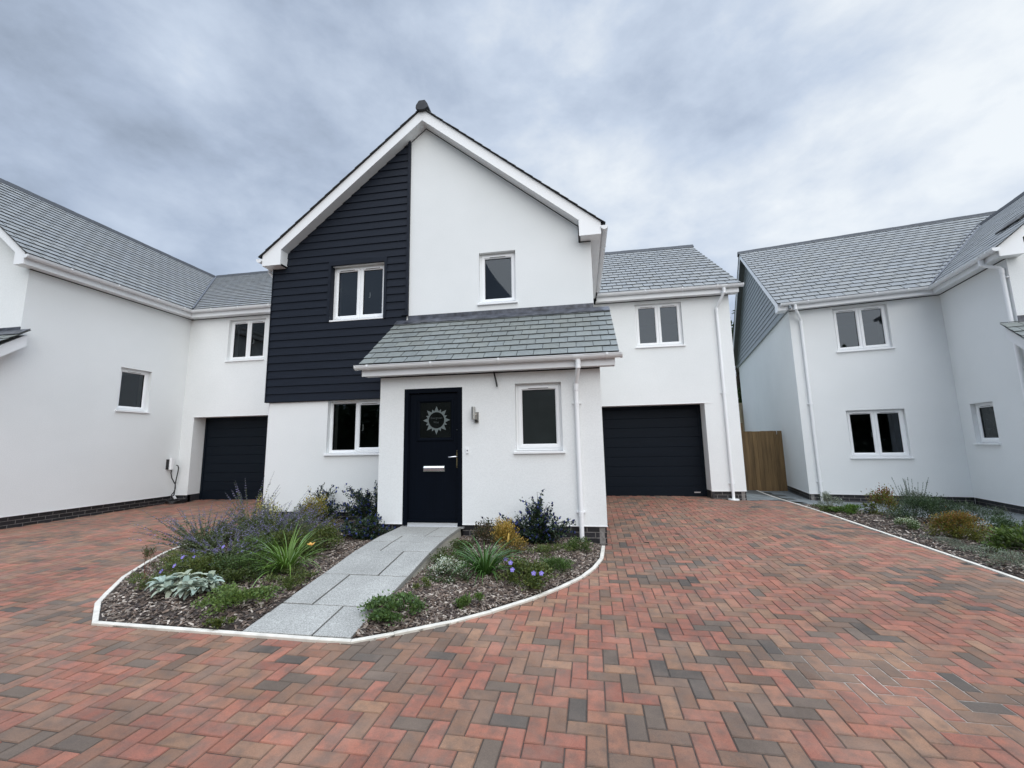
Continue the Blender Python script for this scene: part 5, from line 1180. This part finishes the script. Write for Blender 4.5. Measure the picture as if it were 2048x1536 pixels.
# --- right bed
ceanothus('dark blue flowered shrub right of the front door under the small window', -.66, 5.86, sR(-.66, 5.86), [(-.45, .02, .32), (-.30, .05, .34), (.02, .05, .68), (.08, 0, .60), (.16, .05, .52), (.34, 0, .36), (.42, -.05, .30), (-.05, -.1, .42), (.25, -.15, .25), (-.2, -.12, .26), (-.38, -.05, .2), (.4, -.1, .22), (.1, -.1, .4), (-.1, 0, .5)], 22, 14)
random.seed(51)
bush('nandina', 'golden orange nandina right of the slab path', 'shrub', -.95, 5.25, sR(-.95, 5.25), .19, .17, .36, 1700, .030, .011, [(.20, .15, .03), (.27, .17, .04), (.14, .13, .03)], 18, .3, tipcols=[(.42, .27, .055), (.48, .32, .08), (.30, .22, .045)])
bush('heuchera', 'dull brown leaved plant by the plinth right of the door', 'perennial', -1.35, 5.75, sR(-1.35, 5.75), .20, .14, .24, 700, .03, .018, [(.09, .07, .045), (.07, .08, .035), (.12, .085, .05)], 10, .3)
bush('leafy_perennial', 'small dark green clump at the top of the path edge', 'perennial', -1.52, 5.15, sR(-1.52, 5.15), .2, .2, .16, 900, .024, .013, GREENS, 12, .3)
daylily('dark green daylily with a yellow bud right of the slab path', -1.06, 4.52, sR(-1.06, 4.52), 125, .50, 61, (.22, .15, .30, 'bud'), (.055, .13, .025))
random.seed(62)
bush('euonymus', 'white variegated small leaved bush beside the right daylily', 'shrub', -1.42, 4.35, sR(-1.42, 4.35), .20, .18, .17, 1900, .016, .011, [(.05, .10, .03), (.07, .13, .04)], 18, .3, tipcols=[(.55, .60, .46), (.62, .64, .55), (.10, .17, .06)])
bush('cranesbill', 'violet flowered cranesbill near the curved kerb right of the path', 'perennial', -.66, 4.42, sR(-.66, 4.42), .26, .2, .17, 1600, .028, .02, MIDG, 18, .3, flowers=violet([(-.10, -.05, .21), (-.06, -.18, .18), (.15, -.2, .16), (.22, -.16, .15), (-.18, .12, .2)]))
bush('creeping_green', 'leafy green mat at the foot of the path beside the kerb', 'ground cover', -1.62, 3.52, sR(-1.62, 3.52), .22, .19, .10, 1200, .028, .018, [(.07, .15, .035), (.09, .18, .045), (.05, .11, .03)], 20, .26, stems=False)
bush('creeping_green', 'small bright rosette in the middle of the right bed front', 'ground cover', -1.02, 3.82, sR(-1.02, 3.82), .10, .09, .09, 280, .04, .018, [(.10, .2, .045), (.08, .15, .04)], 6, .3, .7, stems=False)
bush('creeping_green', 'round green mound near the right end of the curved kerb', 'ground cover', -.33, 4.82, sR(-.33, 4.82), .22, .17, .12, 1300, .022, .011, [(.075, .16, .035), (.06, .12, .03)], 18, .28, stems=False)
bush('creeping_green', 'green tuft at the foot of the porch downpipe', 'ground cover', -.10, 5.62, sR(-.1, 5.62), .18, .14, .15, 900, .022, .011, [(.06, .125, .03), (.09, .16, .035)], 12, .3, stems=False)
bush('leafy_perennial', 'low green clump between the right daylily and the path slabs', 'perennial', -1.55, 4.72, sR(-1.55, 4.72), .19, .22, .13, 900, .022, .013, GREENS, 12, .3)
bush('creeping_green', 'green mat on the bark below the blue flowered shrub right of the door', 'ground cover', -.45, 5.35, sR(-.45, 5.35), .24, .16, .10, 800, .022, .012, MIDG, 12, .3, stems=False)
bush('creeping_green', 'sparse green sprig beside the variegated bush', 'ground cover', -1.58, 4.02, sR(-1.58, 4.02), .08, .07, .08, 200, .022, .011, MIDG, 5, .3, stems=False)
# --- bed by the right house
random.seed(71)
bush('silver_shrub', 'silvery variegated plant at the foot of the right house downpipe', 'shrub', 4.92, 9.75, sF(4.92, 9.7), .24, .16, .22, 700, .034, .009, [(.12, .17, .10), (.30, .34, .26)], 10, .3, .8)
bush('creeping_green', 'bright green mound by the far end of the straight kerb', 'ground cover', 4.80, 8.85, sF(4.8, 8.85), .24, .2, .12, 800, .03, .018, [(.06, .15, .02), (.09, .19, .03)], 12, .3, stems=False)
bush('creeping_green', 'low dark mat along the far end of the straight kerb', 'ground cover', 4.62, 9.25, sF(4.62, 9.25), .10, .45, .07, 700, .03, .014, GREENS, 14, .3, stems=False)
bush('nandina', 'red tipped green nandina in the bed by the right house', 'shrub', 5.40, 8.80, sF(5.4, 8.8), .30, .25, .38, 1100, .04, .016, [(.10, .14, .025), (.14, .16, .03)], 14, .3, tipcols=[(.20, .06, .03), (.18, .17, .035), (.12, .13, .03), (.24, .10, .035)])
bush('hydrangea', 'pale lilac flowered low plant beside the red tipped nandina', 'perennial', 5.05, 8.70, sF(5.05, 8.7), .1, .1, .16, 250, .03, .018, MIDG, 5, .3, flowers=specks(120, [(.45, .45, .62), (.55, .55, .7)], .012))
def spikes(n, h, col):
    def f(t, cen, B):
        fb, sb = MB(), MB()
        for k in range(n):
            a = ru(0, 2 * PI); r = ru(.02, .26); b = B + Vector((r * .6 * math.cos(a), r * .4 * math.sin(a), .1)); T = B + Vector((r * 1.3 * math.cos(a), r * math.sin(a), h * ru(.75, 1.05))); sb.tube([tuple(b), tuple(b.lerp(T, .5) + Vector((0, 0, .03))), tuple(T)], .0022, 4, (.08, .11, .07))
            for q in range(24):
                p = b.lerp(T, ru(.5, 1)); leafq(fb, p, Vector((ru(-1, 1), ru(-1, 1), 1.2)), .022, .009, jc(col))
        obj('flowers', fb, M_LEAF, t); obj('flower_stalks', sb, M_STEM, t)
    return f
bush('lavender', 'tall upright lavender with thin spikes against the right house wall', 'shrub', 5.75, 8.72, sF(5.75, 8.7), .30, .22, .36, 1500, .036, .006, [(.06, .10, .05), (.085, .13, .07)], 16, .3, 1.0, flowers=spikes(16, .68, (.14, .17, .15)))
bush('juniper', 'dark spreading evergreen with arching fronds at the middle of the right bed', 'shrub', 5.45, 7.95, sF(5.45, 7.95), .42, .36, .33, 3600, .036, .010, [(.035, .075, .03), (.05, .10, .035), (.028, .058, .025)], 18, .3, .3)
bush('fern_shrub', 'feathery dark green fronds reaching over the patio slabs', 'shrub', 6.05, 7.95, sF(6.05, 7.9), .40, .26, .30, 1300, .05, .008, [(.06, .10, .05), (.045, .085, .04)], 12, .24, .2)
bush('euonymus', 'white edged small bush beside the straight kerb', 'shrub', 4.82, 7.42, sF(4.82, 7.42), .17, .16, .13, 800, .022, .013, [(.07, .14, .035), (.09, .17, .05)], 10, .3, tipcols=[(.5, .55, .4), (.12, .2, .06)])
bush('spirea', 'round orange and gold spirea mound in the right bed', 'shrub', 4.98, 6.78, sF(4.98, 6.78), .25, .24, .30, 3600, .024, .012, [(.13, .15, .025), (.10, .13, .025), (.17, .17, .03)], 30, .25, tipcols=[(.24, .13, .03), (.27, .19, .04), (.20, .09, .03), (.15, .15, .03)])
bush('juniper', 'dark low evergreen behind the orange spirea by the slabs', 'shrub', 5.72, 7.12, sF(5.72, 7.12), .32, .26, .20, 1400, .034, .010, [(.04, .085, .03), (.055, .11, .04)], 14, .3, .3)
bush('lavender', 'thin dead flower stalks rising at the right edge of the bed', 'shrub', 5.66, 6.62, sF(5.66, 6.6), .2, .2, .18, 500, .03, .007, [(.06, .10, .05), (.085, .12, .06)], 8, .3, .9, flowers=spikes(9, .48, (.10, .10, .08)))
bush('leafy_perennial', 'leafy green plant cropped by the right edge of the photo', 'perennial', 5.12, 5.95, sF(5.1, 5.95), .32, .28, .24, 1600, .045, .024, [(.07, .14, .02), (.09, .17, .03), (.05, .10, .02)], 16, .3)
bush('leafy_perennial', 'broad green plant behind it at the right edge', 'perennial', 5.60, 6.25, sF(5.6, 6.2), .30, .25, .30, 1200, .04, .02, [(.06, .12, .02), (.09, .15, .03)], 12, .3)
bush('santolina', 'grey green mat spilling over the straight kerb, nearest the corner of the photo', 'ground cover', 4.55, 5.62, sF(4.55, 5.6), .2, .42, .10, 1500, .022, .007, [(.15, .20, .13), (.20, .25, .17), (.11, .15, .09)], 20, .28, stems=False)
bush('santolina', 'grey green mat on bark in front of the orange spirea', 'ground cover', 4.60, 6.52, sF(4.6, 6.5), .14, .36, .07, 800, .020, .007, [(.13, .19, .12), (.17, .22, .15)], 14, .28, stems=False)

# ================================================================== TREES
def tree(name, lab, x, y, zb, h, r, n, seed, cols, leaf=.22, group=None, kind=None):
    random.seed(seed); t = thing(name, lab, 'tree', (x, y, zb), 0, group); tb, lb = MB(), MB(); B = Vector((x, y, zb))
    tb.tube([tuple(B), tuple(B + Vector((.1, .05, h * .35))), tuple(B + Vector((-.05, .1, h * .8)))], [.22, .16, .05], 9)
    cl = []
    for k in range(34):
        v = rv(); c = B + Vector((v.x * r * ru(.4, 1), v.y * r * ru(.4, 1), h * .58 + v.z * h * .38 * ru(.5, 1))); cl.append(c)
        tb.tube([tuple(B + Vector((0, 0, h * ru(.2, .6)))), tuple(B.lerp(c, .6) + Vector((0, 0, h * .15))), tuple(c)], [.06, .04, .015], 5)
    for k in range(n):
        c = random.choice(cl); p = c + rv() * abs(random.gauss(0, r * .22)); leafq(lb, p, rv() + Vector((0, 0, -.2)), leaf * ru(.6, 1.3), leaf * .55, jc(random.choice(cols), .3))
    obj('trunk', tb, M_BARKT, t); obj('crown', lb, M_LEAF, t)
tree('tree', 'dark green tree in the narrow gap behind the side gate', 10.9, 31, -1.0, 10.2, 3.2, 9000, 81, [(.03, .06, .02), (.02, .045, .016), (.045, .075, .025)], .28)

random.seed(91); mb = MB()
cs = [(ru(-46, 46), ru(-34, -24), ru(.5, 5.2), ru(1.2, 2.2)) for k in range(240)]
for k in range(30000):
    c = random.choice(cs); p = Vector((c[0], c[1], c[2])) + rv() * abs(random.gauss(0, c[3])); p.z = max(-1.5, p.z); leafq(mb, p, rv(), ru(.4, .9), ru(.3, .6), jc(random.choice([(.03, .055, .02), (.02, .04, .016), (.04, .07, .025)]), .3))
for k in range(40):
    x, y = ru(-46, 46), ru(-33, -26); mb.tube([(x, y, -1.6), (x + .2, y, 2), (x, y + .2, 5)], [.25, .18, .06], 6, (.05, .04, .03))
for k in range(26000):
    p = Vector((ru(-48, 48), ru(-31, -27), ru(-1.5, 3.6) + .8 * math.sin(k * 1.7))); leafq(mb, p, rv(), ru(.4, .9), ru(.35, .7), jc(random.choice([(.03, .055, .02), (.02, .04, .016), (.04, .07, .025)]), .3))
struct('woodland', mb, M_LEAF, 'stuff')
# ================================================================== WORLD, SUN, CAMERA
w = bpy.data.worlds.new('World'); bpy.context.scene.world = w; w.use_nodes = True; nt = w.node_tree; nt.nodes.clear()
out = N(nt, 'ShaderNodeOutputWorld'); tc = N(nt, 'ShaderNodeTexCoord')
SUN_EL, SUN_AZ = math.radians(40), math.radians(152)     # azimuth clockwise from +Y: right and behind the camera
sky = N(nt, 'ShaderNodeTexSky', sky_type='NISHITA', sun_disc=False); sky.sun_elevation = SUN_EL; sky.sun_rotation = SUN_AZ
b1 = N(nt, 'ShaderNodeBackground', Strength=.10); nt.links.new(sky.outputs[0], b1.inputs['Color'])
sep = N(nt, 'ShaderNodeSeparateXYZ'); nt.links.new(tc.outputs['Generated'], sep.inputs[0])
mp = N(nt, 'ShaderNodeMapping'); mp.inputs['Location'].default_value = (3.1, 1.4, .2); mp.inputs['Scale'].default_value = (1.0, 1.0, 1.75); mp.inputs['Rotation'].default_value = (.0, .25, 0); nt.links.new(tc.outputs['Generated'], mp.inputs['Vector'])
n1 = N(nt, 'ShaderNodeTexNoise', Scale=1.9, Detail=6.0, Roughness=.5, Distortion=.12); nt.links.new(mp.outputs[0], n1.inputs['Vector'])
n2 = N(nt, 'ShaderNodeTexNoise', Scale=4.4, Detail=8.0, Roughness=.6, Distortion=.15); nt.links.new(mp.outputs[0], n2.inputs['Vector'])
mm = N(nt, 'ShaderNodeMath', operation='MULTIPLY_ADD'); nt.links.new(n2.outputs['Fac'], mm.inputs[0]); mm.inputs[1].default_value = .50; nt.links.new(n1.outputs['Fac'], mm.inputs[2])
# brighter thin cloud to the right of the view
dt = N(nt, 'ShaderNodeVectorMath', operation='DOT_PRODUCT'); nt.links.new(tc.outputs['Generated'], dt.inputs[0]); dt.inputs[1].default_value = Vector((.60, .70, .38)).normalized()
pw = N(nt, 'ShaderNodeMapRange'); pw.inputs['From Min'].default_value = .72; pw.inputs['From Max'].default_value = 1.0; pw.inputs['To Max'].default_value = .165; nt.links.new(dt.outputs['Value'], pw.inputs['Value'])
a2 = N(nt, 'ShaderNodeMath', operation='ADD'); of = N(nt, 'ShaderNodeMath', operation='SUBTRACT'); of.inputs[1].default_value = .098; nt.links.new(mm.outputs[0], of.inputs[0]); nt.links.new(of.outputs[0], a2.inputs[0]); nt.links.new(pw.outputs[0], a2.inputs[1])
rp = ramp(nt, [(.47, (.195, .232, .292)), (.60, (.275, .325, .41)), (.75, (.375, .43, .515)), (.96, (.57, .60, .625))]); nt.links.new(a2.outputs[0], rp.inputs['Fac'])
# overcast: brighter towards the zenith
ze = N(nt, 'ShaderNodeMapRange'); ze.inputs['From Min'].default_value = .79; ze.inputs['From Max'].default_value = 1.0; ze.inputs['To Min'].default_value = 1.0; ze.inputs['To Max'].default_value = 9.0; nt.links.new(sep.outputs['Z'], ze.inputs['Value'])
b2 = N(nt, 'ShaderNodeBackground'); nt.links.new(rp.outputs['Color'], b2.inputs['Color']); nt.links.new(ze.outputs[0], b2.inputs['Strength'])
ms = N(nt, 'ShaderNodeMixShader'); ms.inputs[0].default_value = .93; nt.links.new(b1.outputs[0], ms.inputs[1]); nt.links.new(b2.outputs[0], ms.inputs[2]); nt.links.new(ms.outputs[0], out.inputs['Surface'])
sl = bpy.data.lights.new('sun', 'SUN'); sl.energy = 1.5; sl.angle = math.radians(75); sl.color = (1, .97, .93)
so = bpy.data.objects.new('sun', sl); C.objects.link(so)
sd = Vector((math.sin(SUN_AZ) * math.cos(SUN_EL), math.cos(SUN_AZ) * math.cos(SUN_EL), math.sin(SUN_EL))); so.rotation_euler = sd.to_track_quat('Z', 'Y').to_euler(); so.location = sd * 30

f_px, pit, rol, yaw = 838.18, math.radians(8.1427), math.radians(-1.0549), math.radians(-9.25)
fw = Vector((0, math.cos(pit), math.sin(pit))); up = Vector((0, -math.sin(pit), math.cos(pit))); rt = Vector((1, 0, 0))
r2 = rt * math.cos(rol) + up * math.sin(rol); u2 = -rt * math.sin(rol) + up * math.cos(rol)
Rz = Matrix.Rotation(-yaw, 3, 'Z')
cam = bpy.data.cameras.new('camera'); cam.sensor_fit = 'HORIZONTAL'; cam.sensor_width = 36; cam.lens = 36 * f_px / 2048; cam.clip_start = .05; cam.clip_end = 2000
co_ = bpy.data.objects.new('camera', cam); C.objects.link(co_)
co_.matrix_world = Matrix([[*(Rz @ r2)], [*(Rz @ u2)], [*(Rz @ -fw)]]).transposed().to_4x4()
sc = bpy.context.scene; sc.camera = co_
sc.view_settings.view_transform = 'Standard'; sc.view_settings.look = 'None'; sc.view_settings.exposure = 0.70; sc.view_settings.gamma = 1
sc.cycles.max_bounces = 8; sc.cycles.transparent_max_bounces = 12
